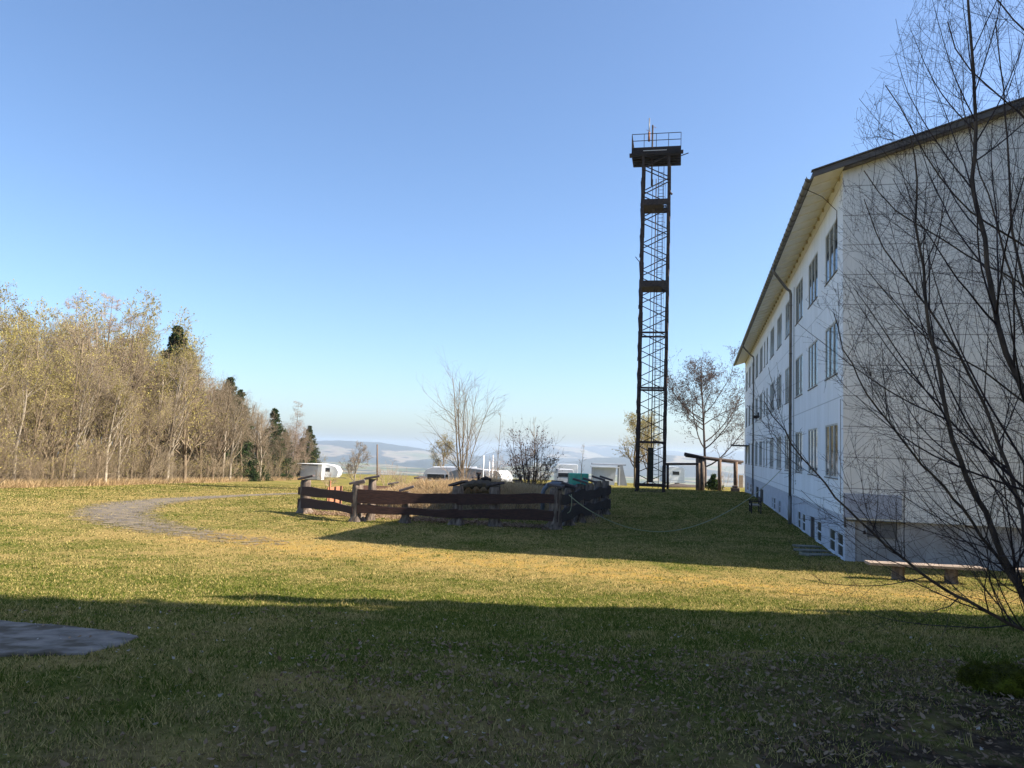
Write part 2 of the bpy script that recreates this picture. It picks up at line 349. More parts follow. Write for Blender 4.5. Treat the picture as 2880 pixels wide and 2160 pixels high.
# ---------------------------------------------------------------- ground, path, far hills
def world_line(pts): return np.array([hit(*p)[:2] for p in pts])
def dist_line(x, y, L):
    d = np.full(np.shape(x), 1e9)
    for a, b in zip(L[:-1], L[1:]):
        ab = b-a; t = np.clip(((x-a[0])*ab[0]+(y-a[1])*ab[1])/(ab@ab), 0, 1)
        d = np.minimum(d, np.hypot(x-a[0]-t*ab[0], y-a[1]-t*ab[1]))
    return d
path_px = [(1000, 1385), (830, 1388), (700, 1393), (600, 1398), (500, 1404), (410, 1413), (345, 1427), (315, 1445), (350, 1465), (450, 1488), (620, 1512), (800, 1532)]
moss_px = [(620, 1512), (800, 1532), (1000, 1552), (1250, 1572), (1500, 1592), (1750, 1615), (2000, 1640), (2300, 1662), (2600, 1680), (2880, 1690), (3300, 1720)]
PATH = world_line(path_px); MOSS = world_line(moss_px)
BAND = world_line([(-300, 1425), (0, 1420), (300, 1405), (600, 1385), (900, 1372)])
def dry_and_shade(x, y):
    d = 0.10*np.exp(-(dist_line(x, y, BAND)/3.0)**2)-0.02
    d = d+0.14*np.exp(-(dist_line(x, y, MOSS)/2.2)**2)+0.08*np.exp(-(dist_line(x, y, PATH)/3.0)**2)
    d = d-0.10*sm(18, 11, y)*sm(3.2, 7.5, y) + 0.26*sm(11, 8.5, y)*np.clip(np.sin(x*1.9+1.7*np.sin(y*1.3))*np.sin(y*2.4+1.2*np.sin(x*1.1))-.35, 0, 1)  # foreground shade painted in as greener, less straw lawn; then dead matted patches
    return d
az = np.concatenate([np.arange(-180, -42, 2.0), np.arange(-42, 42, 0.2), np.arange(42, 180, 2.0)])
rr = np.concatenate([[0.0], np.geomspace(1.0, 12500, 430)])
A, RR = np.meshgrid(np.radians(az), rr, indexing='ij'); X = RR*np.sin(A); Y = RR*np.cos(A); Z = T(X, Y)
rngg = np.random.default_rng(5)
def lumps(x, y):
    return 0.018*np.sin(x*2.1+1.3*np.sin(y*1.7))*np.sin(y*2.6+np.sin(x*1.3))+0.010*np.sin(x*6.1+y*2.3)*np.sin(y*7.7-x*1.9)
Z = Z+lumps(X, Y)*sm(60, 20, RR)
na, nr = A.shape; idx = np.arange(na*nr).reshape(na, nr)
i2 = np.roll(idx, -1, axis=0)
Fq = np.stack([idx[:, :-1], idx[:, 1:], i2[:, 1:], i2[:, :-1]], -1).reshape(-1, 4)
V = np.stack([X, Y, Z], -1).reshape(-1, 3)
me = npmesh('ground', V, Fq, {'dry': dry_and_shade(X, Y).ravel(), 'moss': (1.15*np.exp(-(dist_line(X, Y, MOSS)/1.5)**2)).ravel(), 'far': sm(130, 300, RR).ravel(), 'soil': (1.2*sm(7.6, 5.0, Y)*sm(-.2, 3.6, X)+.5*sm(5.5, 3.5, Y)).ravel()})
tag(link('ground', me, M['ground'], smooth=True), kind='structure')
# gravel path sheet
def strip(name, L, width, mat, n=160, m=15, dz=0.016):
    s = np.concatenate([[0], np.cumsum(np.hypot(*np.diff(L, axis=0).T))]); t = np.linspace(0, s[-1], n)
    c = np.stack([np.interp(t, s, L[:, 0]), np.interp(t, s, L[:, 1])], -1)
    for _ in range(12): c[1:-1] = (c[:-2]+c[1:-1]*2+c[2:])/4
    d = np.gradient(c, axis=0); d /= np.linalg.norm(d, axis=1)[:, None]; nrm = np.stack([-d[:, 1], d[:, 0]], -1)
    w = np.interp(t/s[-1], *zip(*width)); k = np.linspace(-1, 1, m)
    P = c[:, None]+nrm[:, None]*(w[:, None]*k[None])[..., None]
    z = T(P[..., 0], P[..., 1])+dz+lumps(P[..., 0], P[..., 1])*sm(60, 20, np.hypot(P[..., 0], P[..., 1]))
    V = np.concatenate([P, z[..., None]], -1).reshape(-1, 3); ii = np.arange(n*m).reshape(n, m)
    F_ = np.stack([ii[:-1, :-1], ii[1:, :-1], ii[1:, 1:], ii[:-1, 1:]], -1).reshape(-1, 4)
    edge = (1.08-1.2*np.abs(k)[None]**2)*np.interp(t/s[-1], [0, .04, .7, 1], [0.7, 1, .85, .35])[:, None]
    return tag(link(name, npmesh(name, V, F_, {'edge': np.clip(edge, -1, 1.2).ravel()}), mat, smooth=True), kind='structure')
strip('gravel_path', PATH, [(0, .9), (.35, 1.1), (.6, 1.9), (.75, 2.0), (1, 1.3)], M['gravel'])
# concrete slab in the left foreground
sl = [hit(-500, 1735), hit(0, 1752), hit(200, 1768), hit(330, 1783), hit(392, 1796), hit(340, 1822), hit(240, 1846), hit(0, 1846), hit(-500, 1835)]
mb = MB(); n = len(sl); rs = random.Random(3)
sl2 = []
for i in range(n):
    for k in range(8):
        q_ = sl[i].lerp(sl[(i+1) % n], k/8); j_ = .012 if abs(q_.x) < 12 else 0; sl2.append(Vector((q_.x+rs.uniform(-j_, j_), q_.y+rs.uniform(-j_, j_), q_.z)))
n = len(sl2)
mb.v = [(p.x, p.y, p.z+0.026) for p in sl2]+[(p.x, p.y, p.z-0.12) for p in sl2]
mb.f = [tuple(range(n))[::-1]]+[(i, (i+1) % n, n+(i+1) % n, n+i) for i in range(n)]
slab = tag(mb.build('concrete_slab', M['slab'], bevel=0.015), kind='structure')
def ridge(name, r0, hw, prof, base=-118):
    p = np.array(prof, float); xs = np.linspace(p[0, 0], p[-1, 0], 260); ys = np.interp(xs, p[:, 0], p[:, 1])
    rn = np.random.default_rng(int(r0)); ys = ys+sum(a*np.sin(xs/w+rn.random()*6) for a, w in ((0.8, 37), (0.5, 17), (0.35, 6.1)))
    k = np.linspace(-1, 1, 25); V = []
    for x, y in zip(xs, ys):
        d = ray(x, y); d = d/np.hypot(d[0], d[1]); top = EYE+d[2]*r0
        for q in k:
            h = base+(top-base)*(math.cos(q*math.pi/2)**1.3 if abs(q) < 1 else 0)
            h += 6*math.sin(q*9+x*0.02)*(1-abs(q)) if abs(q) > 0.12 else 0
            V.append((d[0]*(r0+q*hw), d[1]*(r0+q*hw), h))
    ii = np.arange(len(xs)*25).reshape(-1, 25)
    F_ = np.stack([ii[:-1, :-1], ii[1:, :-1], ii[1:, 1:], ii[:-1, 1:]], -1).reshape(-1, 4)
    return tag(link(name, npmesh(name, V, F_), M['hill'], smooth=True), kind='structure')
ridge('hill', 7200, 2300, [(-900, 1262), (0, 1256), (400, 1250), (750, 1243), (898, 1240), (1000, 1240), (1070, 1244), (1150, 1257), (1220, 1268), (1300, 1277), (1400, 1288), (1500, 1302)])
ridge('hill', 9200, 2000, [(1300, 1300), (1400, 1268), (1470, 1254), (1513, 1251), (1571, 1252), (1640, 1263), (1702, 1280), (1800, 1296)])
ridge('hill', 11000, 1200, [(1450, 1276), (1560, 1262), (1640, 1252), (1734, 1254), (1850, 1265), (1950, 1273), (2050, 1268), (2300, 1278), (2900, 1295), (3600, 1310)])
ridge('hill', 5600, 1500, [(1440, 1345), (1571, 1306), (1665, 1289), (1738, 1285), (1875, 1281), (1955, 1285), (2060, 1302), (2150, 1303), (2500, 1310), (3300, 1330)])
ridge('hill', 5000, 900, [(850, 1335), (1000, 1322), (1100, 1306), (1200, 1292), (1300, 1300), (1400, 1312), (1500, 1340)])

# ---------------------------------------------------------------- plants: vectorised branching
def interp_poly(P, Rd, pi, t):
    k = P.shape[1]-1; f = t*k; i = np.minimum(f.astype(int), k-1); w = (f-i)[:, None]
    a, b = P[pi, i], P[pi, i+1]; r = Rd[pi, i]*(1-w[:, 0])+Rd[pi, i+1]*w[:, 0]
    d = b-a; return a+(b-a)*w, d/np.maximum(np.linalg.norm(d, axis=1), 1e-9)[:, None], r
def proj_xy(P):
    q = (P-np.array([0, 0, EYE])) @ CR; return 1440-FPX*q[..., 0]/q[..., 2], 1080+FPX*q[..., 1]/q[..., 2]
def unit(v): return v/np.maximum(np.linalg.norm(v, axis=-1, keepdims=True), 1e-9)
def sprout(rg, P, Rd, n, t0, t1, ang, angsd, lfun, k, trop, wob, rr_, rmin=0.002, bias=None, rlen=None, endr=0.25, even=False):
    Np = len(P); cnt = np.full(Np, n, int) if np.isscalar(n) else np.asarray(n)
    pi = np.repeat(np.arange(Np), cnt); m = len(pi); t = t0+(t1-t0)*rg.random(m)
    o, d, r = interp_poly(P, Rd, pi, t)
    L0 = np.linalg.norm(np.diff(P, axis=1), axis=2).sum(1)[pi]
    a = unit(np.cross(d, rg.normal(size=(m, 3)))); th = np.radians(ang+angsd*rg.normal(size=m))[:, None]
    dr = unit(d*np.cos(th)+a*np.sin(th))
    if bias is not None: dr = unit(dr+np.array(bias)*rg.random((m, 1)))
    L = lfun(L0, t)*(0.7+0.6*rg.random(m)); step = (L/(k-1))[:, None]
    C = np.empty((m, k, 3)); C[:, 0] = o
    for j in range(1, k):
        C[:, j] = C[:, j-1]+dr*step
        dr = unit(dr+np.array([0, 0, trop])+wob*rg.normal(size=(m, 3)))
    r0 = np.maximum(r*rr_, rmin)
    if rlen: r0 = np.minimum(r0, np.maximum(L*rlen, rmin))
    Rc = np.maximum(r0[:, None]*np.linspace(1, endr, k)[None], rmin*0.7)
    return C, Rc
def tubes(parts, sides):
    Vs = []; Fs = []; o = 0
    for (P, Rd), s in zip(parts, sides):
        if len(P) == 0: continue
        Np, k, _ = P.shape; d = unit(np.gradient(P, axis=1)); ref = np.where(np.abs(d[:, :1, 2:3]) > 0.9, np.array([[[1., 0, 0]]]), np.array([[[0., 0, 1.]]]))
        u = unit(np.cross(d, np.broadcast_to(ref, d.shape))); w = np.cross(d, u)
        a = np.arange(s)*2*np.pi/s
        ring = P[:, :, None]+Rd[:, :, None, None]*(u[:, :, None]*np.cos(a)[None, None, :, None]+w[:, :, None]*np.sin(a)[None, None, :, None])
        ii = np.arange(Np*k*s).reshape(Np, k, s)+o; jj = np.roll(ii, -1, axis=2)
        Fs.append(np.stack([ii[:, :-1], jj[:, :-1], jj[:, 1:], ii[:, 1:]], -1).reshape(-1, 4)); Vs.append(ring.reshape(-1, 3)); o += Np*k*s
    return np.concatenate(Vs), np.concatenate(Fs)
def leaves(rg, P, Rd, n, size, aspect=1.8, droop=0, jit=0.0, t0=0.1):
    m = len(P)*n; pi = np.repeat(np.arange(len(P)), n); t = t0+(1-t0)*rg.random(m); o, d, _ = interp_poly(P, Rd, pi, t)
    o = o+jit*rg.normal(size=(m, 3)); ax = unit(rg.normal(size=(m, 3))+d*0.8+np.array([0, 0, -droop])); sd_ = unit(np.cross(ax, rg.normal(size=(m, 3))))
    s = size*(0.6+0.8*rg.random((m, 1))); a = o; b = o+ax*s*0.5+sd_*s/aspect/2; c = o+ax*s; e = o+ax*s*0.5-sd_*s/aspect/2
    V = np.stack([a, b, c, e], 1).reshape(-1, 3); F_ = np.arange(m*4).reshape(m, 4); return V, F_, np.repeat(rg.random(m), 4)
def trunk_poly(rg, h, r, k=9, lean=0.03, wob=0.05):
    P = np.zeros((1, k, 3)); x = rg.normal(size=2)*lean; d = np.array([x[0], x[1], 1.0])
    for j in range(1, k): P[0, j] = P[0, j-1]+unit(d)*h/(k-1); d = d+np.array([*rg.normal(size=2)*wob, 0])
    return P, np.linspace(r, r*0.25, k)[None]
def merge(a, b): return np.concatenate([a, b])
def tree_obj(name, loc, barkparts, barksides, twigparts, twigsides, mats, lv=None, leafm=None, label=None, cat='tree', group=None, height=None, rz=0.0, crown='crown', stem='trunk'):
    root = empty(name, loc, rz, label, cat, group)
    V, F_ = tubes(barkparts, barksides); link(stem, npmesh(stem, V, F_), mats[0], root, True)
    V, F_ = tubes(twigparts, twigsides); nq = len(F_); attr = np.random.default_rng(1).random(len(V))
    if lv is not None:
        LV, LF, LA = lv; F_ = np.concatenate([F_, LF+len(V)]); V = np.concatenate([V, LV]); attr = np.concatenate([attr, LA])
    me = npmesh(crown, V, F_, {'rnd': attr}); o = link(crown, me, [mats[1]]+([leafm] if leafm else []), root)
    if lv is not None:
        mi = np.zeros(len(F_), np.int32); mi[nq:] = 1; me.polygons.foreach_set('material_index', mi)
    return root
def broad(name, seed, h=12, spread=1.0, budm='bud', nb=2, bud=0.16, forks=3, label=None, group=None, loc=(0, 0, 0), twigm='twig', barkm='bark', dens=1.0, slim=1.0, leafaspect=1.6, t_low=0.28, r0=None, wob0=0.045, n4=3):
    rg = np.random.default_rng(seed); r = r0 or h*0.016
    P0, R0 = trunk_poly(rg, h*0.9, r, 10, 0.025, wob0)
    P1, R1 = sprout(rg, P0, R0, int(13*dens), t_low, 0.95, 38/slim, 9, lambda L, t: L*0.50*spread*(1.15-0.75*t), 8, 0.13, 0.10, 0.6, 0.01)
    P2, R2 = sprout(rg, P1, R1, int(9*dens), 0.2, 1, 38, 12, lambda L, t: L*0.48*(1.1-0.5*t), 6, 0.10, 0.12, 0.55, 0.008)
    P3, R3 = sprout(rg, P2, R2, int(6*dens), 0.15, 1, 40, 14, lambda L, t: L*0.5, 5, 0.08, 0.16, 0.6, 0.007)
    P4, R4 = sprout(rg, P3, R3, n4, 0.2, 1, 40, 15, lambda L, t: L*0.55, 3, 0.05, 0.15, 0.7, 0.006)
    lv = leaves(rg, P4, R4, nb, bud, leafaspect, 0, 0.02) if nb else None
    return tree_obj(name, loc, [(P0, R0), (P1, R1)], [7, 5], [(P2, R2), (P3, R3), (P4, R4)], [3, 3, 3], [M[barkm], M[twigm]], lv, M[budm] if nb else None, label, group=group)
def larch(name, seed, h=14, label=None, group=None, loc=(0, 0, 0)):
    rg = np.random.default_rng(seed); P0, R0 = trunk_poly(rg, h, h*0.008, 10, 0.01, 0.02); R0[0, -2:] *= .5
    P1, R1 = sprout(rg, P0, R0, 120, 0.22, 0.995, 82, 9, lambda L, t: L*0.20*(1.12-t)+0.4, 6, 0.06, 0.10, 0.28, 0.012)
    P2, R2 = sprout(rg, P1, R1, 11, 0.15, 1, 60, 14, lambda L, t: L*0.36*(1.1-0.5*t), 4, -0.06, 0.14, 0.5, 0.009)
    P3, R3 = sprout(rg, P2, R2, 3, 0.1, 1, 50, 14, lambda L, t: L*0.5, 3, -0.05, 0.14, 0.7, 0.007)
    return tree_obj(name, loc, [(P0, R0)], [7], [(P1, R1), (P2, R2), (P3, R3)], [4, 3, 3], [M['bark'], M['twigpink']], None, None, label, group=group)
def spruce(name, seed, h=14, wid=0.2, label=None, group=None, loc=(0, 0, 0), nleaf=7, mat='needle', nb=150, size=0.5, low=0.03, jit=.05):
    rg = np.random.default_rng(seed); P0, R0 = trunk_poly(rg, h, h*0.012, 8, 0.01, 0.01)
    P1, R1 = sprout(rg, P0, R0, nb, low, 0.995, 96, 7, lambda L, t: L*wid*(1.02-t)**0.95+0.06, 6, 0.05, 0.05, 0.25, 0.015)
    P2, R2 = sprout(rg, P1, R1, 9, 0.12, 1, 55, 10, lambda L, t: L*0.38*(1.1-0.6*t), 3, -0.10, 0.08, 0.5, 0.01)
    a = leaves(rg, P2, R2, nleaf, size, 2.6, 0.9, 0.05); b = leaves(rg, P1, R1, nleaf*2, size*0.8, 2.4, 0.7, 0.05)
    lv = (np.concatenate([a[0], b[0]]), np.concatenate([a[1], b[1]+len(a[0])]), np.concatenate([a[2], b[2]]))
    return tree_obj(name, loc, [(P0, R0)], [7], [(P1, R1), (P2, R2)], [3, 3], [M['bark'], M['twigdark']], lv, M[mat], label, group=group)
def shrub(name, seed, h=2.5, stems=16, spread=0.5, label=None, group=None, loc=(0, 0, 0), twigm='twig', budm=None, nb=0, bud=0.05, cat='shrub', dens=1.0, r=0.02):
    rg = np.random.default_rng(seed); k = 8; P0 = np.zeros((stems, k, 3)); a = rg.random(stems)*6.283; rad = rg.random(stems)**0.7
    d = unit(np.stack([np.cos(a)*rad*spread*2, np.sin(a)*rad*spread*2, np.ones(stems)], -1)); P0[:, 0] = np.stack([np.cos(a), np.sin(a), 0*a], -1)*0.12
    L = h*(0.65+0.4*rg.random(stems))
    for j in range(1, k): P0[:, j] = P0[:, j-1]+d*(L/(k-1))[:, None]; d = unit(d+np.array([0, 0, 0.06])+0.07*rg.normal(size=(stems, 3)))
    R0 = np.linspace(1, 0.3, k)[None]*r*(0.6+0.6*rg.random((stems, 1)))
    P1, R1 = sprout(rg, P0, R0, int(7*dens), 0.2, 1, 33, 12, lambda L, t: L*0.42*(1.2-0.7*t), 6, 0.08, 0.12, 0.55, 0.006)
    P2, R2 = sprout(rg, P1, R1, int(5*dens), 0.15, 1, 36, 14, lambda L, t: L*0.45, 4, 0.06, 0.14, 0.6, 0.005)
    lv = leaves(rg, P2, R2, nb, bud, 1.5, 0, 0.01) if nb else None
    return tree_obj(name, loc, [(P0, R0)], [5], [(P1, R1), (P2, R2)], [3, 3], [M[twigm], M[twigm]], lv, M[budm] if nb else None, label, cat, group, stem='stem')
# ---------------------------------------------------------------- the white building
BR = R_(-13.55)
bld = empty('school_building', (10.12, 23.70, 0), BR, 'long white three storey panelled building with a low plinth and wide cream eaves', 'building')
BL, BW, PT, EV = 51.8, 15.0, 1.35, 12.05
def wall(name, mat, axis, u0, u1, z0, z1, holes, f, b):
    """wall in the plane axis=f..b with real openings; holes (u0,u1,z0,z1)"""
    us = sorted({u0, u1, *[h[0] for h in holes], *[h[1] for h in holes]}); zs = sorted({z0, z1, *[h[2] for h in holes], *[h[3] for h in holes]})
    mb = MB(); P = (lambda u, z, d: (d, u, z)) if axis == 'Y' else (lambda u, z, d: (u, d, z))
    for a, c in zip(us[:-1], us[1:]):
        for e, g in zip(zs[:-1], zs[1:]):
            m = ((a+c)/2, (e+g)/2)
            if any(h[0] < m[0] < h[1] and h[2] < m[1] < h[3] for h in holes): continue
            for d in (f, b): mb.add([P(a, e, d), P(c, e, d), P(c, g, d), P(a, g, d)], [(0, 1, 2, 3)])
    for h in holes+[(u0, u1, z0, z1)]:
        q = [(h[0], h[2]), (h[1], h[2]), (h[1], h[3]), (h[0], h[3])]
        for i in range(4):
            a, c = q[i], q[(i+1) % 4]; mb.add([P(*a, f), P(*c, f), P(*c, b), P(*a, b)], [(0, 1, 2, 3)])
    return mb.build(name, mat, bld)
rows = [(2.44, 4.19), (5.78, 7.53), (9.12, 10.87)]
wins = [(0.96+4.32*k, 2.52) for k in range(6)]+[(26.75, 1.02), (28.85, 0.95)]+[(31.1+4.22*k, 2.45) for k in range(5)]
holes = [(s, s+w, z0, z1) for z0, z1 in rows for s, w in wins]
wall('facade_wall', M['facade'], 'Y', 0, BL, PT, EV, holes, 0.0, 0.26)
bw = [(0.35, 1.44, 0.02, 0.76, 2), (1.8, 2.96, 0.02, 0.76, 2), (4.68, 5.79, 0.02, 0.77, 2), (9.0, 10.0, 0.0, 0.74, 2), (10.5, 11.5, 0.0, 0.74, 2), (14.8, 15.75, 0.05, 0.73, 2), (19.0, 19.85, 0.05, 0.74, 1), (21.8, 22.9, 0.05, 0.73, 2), (23.3, 24.0, 0.07, 0.71, 1), (42.4, 44.2, 0.1, 0.82, 2), (46.3, 48.3, 0.1, 0.82, 2)]
doors = [(6.3, 7.5, -0.3, 0.8), (30.2, 33.2, -0.2, 0.85), (34.4, 37.2, -0.2, 0.85)]
wall('plinth_wall', M['plinth'], 'Y', 0, BL, -0.7, PT-0.003, [b[:4] for b in bw]+doors, 0.045, 0.33)
# gable with sloping top
RS = 0.325
mb = MB(); mb.add([(0, 0, 1.24), (BW, 0, 1.24), (BW, 0, EV), (BW/2, 0, EV+RS*BW/2), (0.0, 0, EV)], [(0, 1, 2, 3, 4)])
mb.add([(0.0, 0.25, 1.24), (BW, 0.25, 1.24), (BW, 0.25, EV), (BW/2, 0.25, EV+RS*BW/2), (0.0, 0.25, EV)], [(4, 3, 2, 1, 0)])
mb.add([(0, 0, 1.24), (BW, 0, 1.24), (BW, .25, 1.24), (0, .25, 1.24)], [(0, 1, 2, 3)])
for v in range(len(mb.v)): mb.v[v] = (mb.v[v][0]+ (0.002 if mb.v[v][0] == 0 else 0), mb.v[v][1]-0.004, mb.v[v][2])
mb.build('gable_wall', M['gable'], bld)
MB().box(0.05, 0.09, -0.7, BW, 0.35, 1.236).build('gable_plinth', M['plinth_g'], bld)
mb = MB().box(BW-0.25, 0, -0.7, BW, BL, EV); mb.box(0.3, BL-0.25, -0.7, BW-.26, BL-0.003, EV); mb.build('rear_wall', M['gable'], bld)
MB().add([(0.02, BL-.002, EV), (BW, BL-.002, EV), (BW/2, BL-.002, EV+RS*BW/2)], [(2, 1, 0)]).build('far_gable_top', M['gable'], bld)
tag(MB().box(0.03, -0.035, 1.30, 1.62, -0.006, 2.02).build('corner_panel', simple('bluish_panel', (0.42, 0.45, 0.54), (0.34, 0.36, 0.42), 4, 0.6), bld, bevel=.005), 'bluish grey panel at the lower corner of the gable')
MB().box(0.10, -0.055, 1.20, 1.7, 0.02, 1.238).build('gable_ledge', simple('ochre_edge', (0.33, 0.25, 0.09), (0.10, 0.08, 0.05), 2, 0.9), bld)
hb = MB().box(0.68, 0.05, 0.74, 1.50, 0.089, 1.19).build('meter_hatch', simple('grey_hatch', (0.20, 0.19, 0.18), (0.15, 0.14, 0.135), 3, 0.7), bld, bevel=.004)
MB().box(0.57, 0.03, 0.83, 0.63, 0.089, 0.93).build('hatch_switch', M['steel'], hb)
MB().box(0.012, -0.03, 1.0, 0.075, -0.006, 2.02).build('corner_trim', M['fascia'], bld)
# roof: two slabs, soffit, fascia, gutter
OV, GO = 0.92, 0.34
def slope(x0, x1, z0, z1, y0, y1, th): return [(x0, y0, z0), (x1, y0, z1), (x1, y1, z1), (x0, y1, z0), (x0, y0, z0+th), (x1, y0, z1+th), (x1, y1, z1+th), (x0, y1, z0+th)]
fb = [(0, 1, 2, 3), (7, 6, 5, 4), (0, 4, 5, 1), (1, 5, 6, 2), (2, 6, 7, 3), (3, 7, 4, 0)]
e0 = EV-RS*OV; rz = EV+RS*BW/2
MB().add(slope(-OV, BW/2, e0+.03, rz+.03, -GO, BL+.3, 0.16), fb).add(slope(BW/2, BW+OV, rz+.03, e0+.03, -GO, BL+.3, 0.16), fb).build('roof', M['roof'], bld)
MB().add(slope(-OV+.03, -0.004, e0+.012, EV+.002, -GO+.03, BL+.2, 0.015), fb).build('soffit', M['soffit'], bld)
for y0 in ():
    pass
def repeat(o, n, pitch):
    for k in range(1, n):
        c = o.copy(); COL.objects.link(c); c.parent = o.parent; c.location = (o.location.x, o.location.y+k*pitch, o.location.z)
repeat(MB().add(slope(-OV+.06, -0.01, e0-0.022, EV-.035, .5, .535, 0.05), fb).build('soffit_batten', M['soffit'], bld), 48, 1.08)
repeat(MB().box(-0.07, .47, EV-0.17, -0.003, .53, EV-0.06).build('eaves_bracket', simple('ochre_bracket', (0.58, 0.50, 0.36), (0.42, 0.35, 0.24), 6), bld), 48, 1.08)
mb = MB().add(slope(-OV-.02, BW/2, e0-.0, rz-.0, -GO-.04, -GO-.003, 0.182), fb).add(slope(BW/2, BW+OV, rz-.0, e0-.0, -GO-.04, -GO-.003, 0.182), fb)
mb.add(slope(-OV-.05, BW/2, e0+.185, rz+.185, -GO-.09, -GO+.12, 0.035), fb).build('rake_board', M['fascia'], bld)
MB().add(slope(0.0, BW/2, EV-0.03, rz-0.03, -GO+.0, -0.006, 0.02), fb).build('gable_soffit', M['fascia'], bld)
mb = MB(); gx, gz = -OV-0.09, e0+0.05
n = 9; pr = [(gx+0.10*math.cos(math.pi+i*math.pi/(n-1)), gz+0.10*math.sin(math.pi+i*math.pi/(n-1))) for i in range(n)]
pr2 = [(gx+(x-gx)*0.9, gz+(z-gz)*0.9) for x, z in pr][::-1]
mb.prism(pr+pr2, -0.30, BL+.25)
gut = mb.build('gutter', M['zinc'], bld)
repeat(MB().prism([(gx+(x-gx)*1.18, gz+(z-gz)*1.18-.002) for x, z in pr]+[(x, z-.002) for x, z in pr][::-1], -.1, -.05).build('gutter_bracket', M['fascia'], gut), 74, .7)
def downpipe(y, r=0.06):
    mb = MB(); mb.tube([(gx, y-1.35, gz-.08), (gx, y-1.35, gz-.26), (gx+.10, y-1.25, gz-.38), (-.32, y-.15, EV-1.06), (-.16, y-.03, EV-1.14), (-.12, y, EV-1.3), (-.12, y, 1.2)], r, 10)
    d = mb.build('downpipe', M['zinc'], bld, True)
    MB().tube([(-.12, y, 1.3), (-.12, y, -.35)], r*1.35, 10).build('standpipe', M['zinc'], d, True)
    for z in (2.2, 4.6, 7.9, 10.2): MB().tube([(-.12, y, z), (-.12, y, z+.05)], r*1.2, 10).build('pipe_clip', M['fascia'], d)
downpipe(12.95, .065); downpipe(38.2, .06)
# windows
def window_meshes(w, h, cols, basement=False):
    x = 0.014 if not basement else 0.02
    mb = MB(); t = 0.055 if not basement else 0.035
    mb.box(x, 0, 0, x+.05, w, t).box(x, 0, h-t, x+.05, w, h).box(x, 0, t, x+.05, t, h-t).box(x, w-t, t, x+.05, w, h-t)
    cs = [w*i/cols for i in range(1, cols)]
    for c in cs: mb.box(x-.008, c-.04, t, x+.045, c+.04, h-t)
    if basement: mb.box(x+.004, t, h*.5-.02, x+.044, w-t, h*.5+.02)
    p = MB().box(x+.02, t, t, x+.026, w-t, h-t)
    sl_ = MB().box(-0.03, -0.02, -0.035, x, w+.02, -0.004)
    cu = MB(); n = int(w/0.03); x0 = x+.085
    vs = []; fs = []
    for i in range(n+1):
        yy = 0.02+(w-.04)*i/n; xx = x0+.018*math.sin(i*1.1)+.008*math.sin(i*.37)
        vs += [(xx, yy, 0.02), (xx, yy, h-.02)]
        if i: fs.append((2*i-2, 2*i, 2*i+1, 2*i-1))
    cu.add(vs, fs)
    return mb, p, sl_, cu
cache = {}
def add_window(s, w, z0, z1, cols, base=False):
    key = (round(w, 2), round(z1-z0, 2), cols, base)
    if key not in cache:
        f, p, sl_, cu = window_meshes(w, z1-z0, cols, base)
        fo = f.build('window', M['wframe' if base else 'frame'], bld)
        p.build('pane', M['darkglass' if base else 'glass'], fo)
        sl_.build('sill', M['wframe' if base else 'fascia'], fo)
        if not base: cu.build('curtain', M['curtain'], fo)
        cache[key] = fo
    else: fo = copy_tree(cache[key], bld)
    fo.location = (0.045 if base else 0, s, z0)
for s, w in wins:
    for z0, z1 in rows: add_window(s, w, z0, z1, 3 if w > 2 else 1)
for s0, s1, z0, z1, c in bw: add_window(s0, s1-s0, z0, z1, 1, True)
MB().box(0.6, 0.6, -0.6, 0.62, BL-.6, EV-.1).build('inner_wall', M['dark'], bld)
for s0, s1, z0, z1 in doors:
    mb = MB().box(0.095, s0, z0, 0.15, s1, z1); nn = 1 if s1-s0 < 2 else 2
    for i in range(nn):
        a = s0+(s1-s0)*i/nn; b = s0+(s1-s0)*(i+1)/nn
        mb.box(0.075, a+.06, z0+.05, 0.094, a+.14, z1-.05).box(0.075, b-.14, z0+.05, 0.094, b-.06, z1-.05).box(0.076, a+.14, z1-.13, 0.094, b-.14, z1-.05)
    d = mb.build('basement_door', simple('dark_door', (0.04, 0.034, 0.036), (0.025, 0.022, 0.024), 4, 0.7), bld)
    MB().box(0.05, s0+.2, z0+.5, 0.094, s0+.24, z0+.62).build('handle', M['zinc'], d)
MB().box(-1.35, 45.6, 3.98, -0.002, 49.6, 4.08).box(-1.38, 45.57, 4.02, -1.352, 49.63, 4.13).build('door_canopy', M['fascia'], bld)
lp = MB().box(-.42, 33.6, 5.86, -.10, 34.4, 6.06).build('wall_floodlight', M['steel'], bld)
MB().box(-.10, 33.9, 5.9, -.003, 34.1, 6.3).build('mounting_arm', M['steel'], lp)
MB().tube([(gx+.05, 0.7, gz-.1), (-.5, 0.8, EV-.55), (-.03, .93, EV-1.0), (-.03, .96, EV-1.6)], 0.012, 5).build('eaves_cable', M['steel'], bld)
MB().tube([(-.03, .30, 1.4), (-.03, .30, 4.9)], 0.01, 5).tube([(-.02, 12.5, 1.4), (-.02, 12.5, 11)], 0.012, 5).build('wall_cable', M['zinc'], bld)

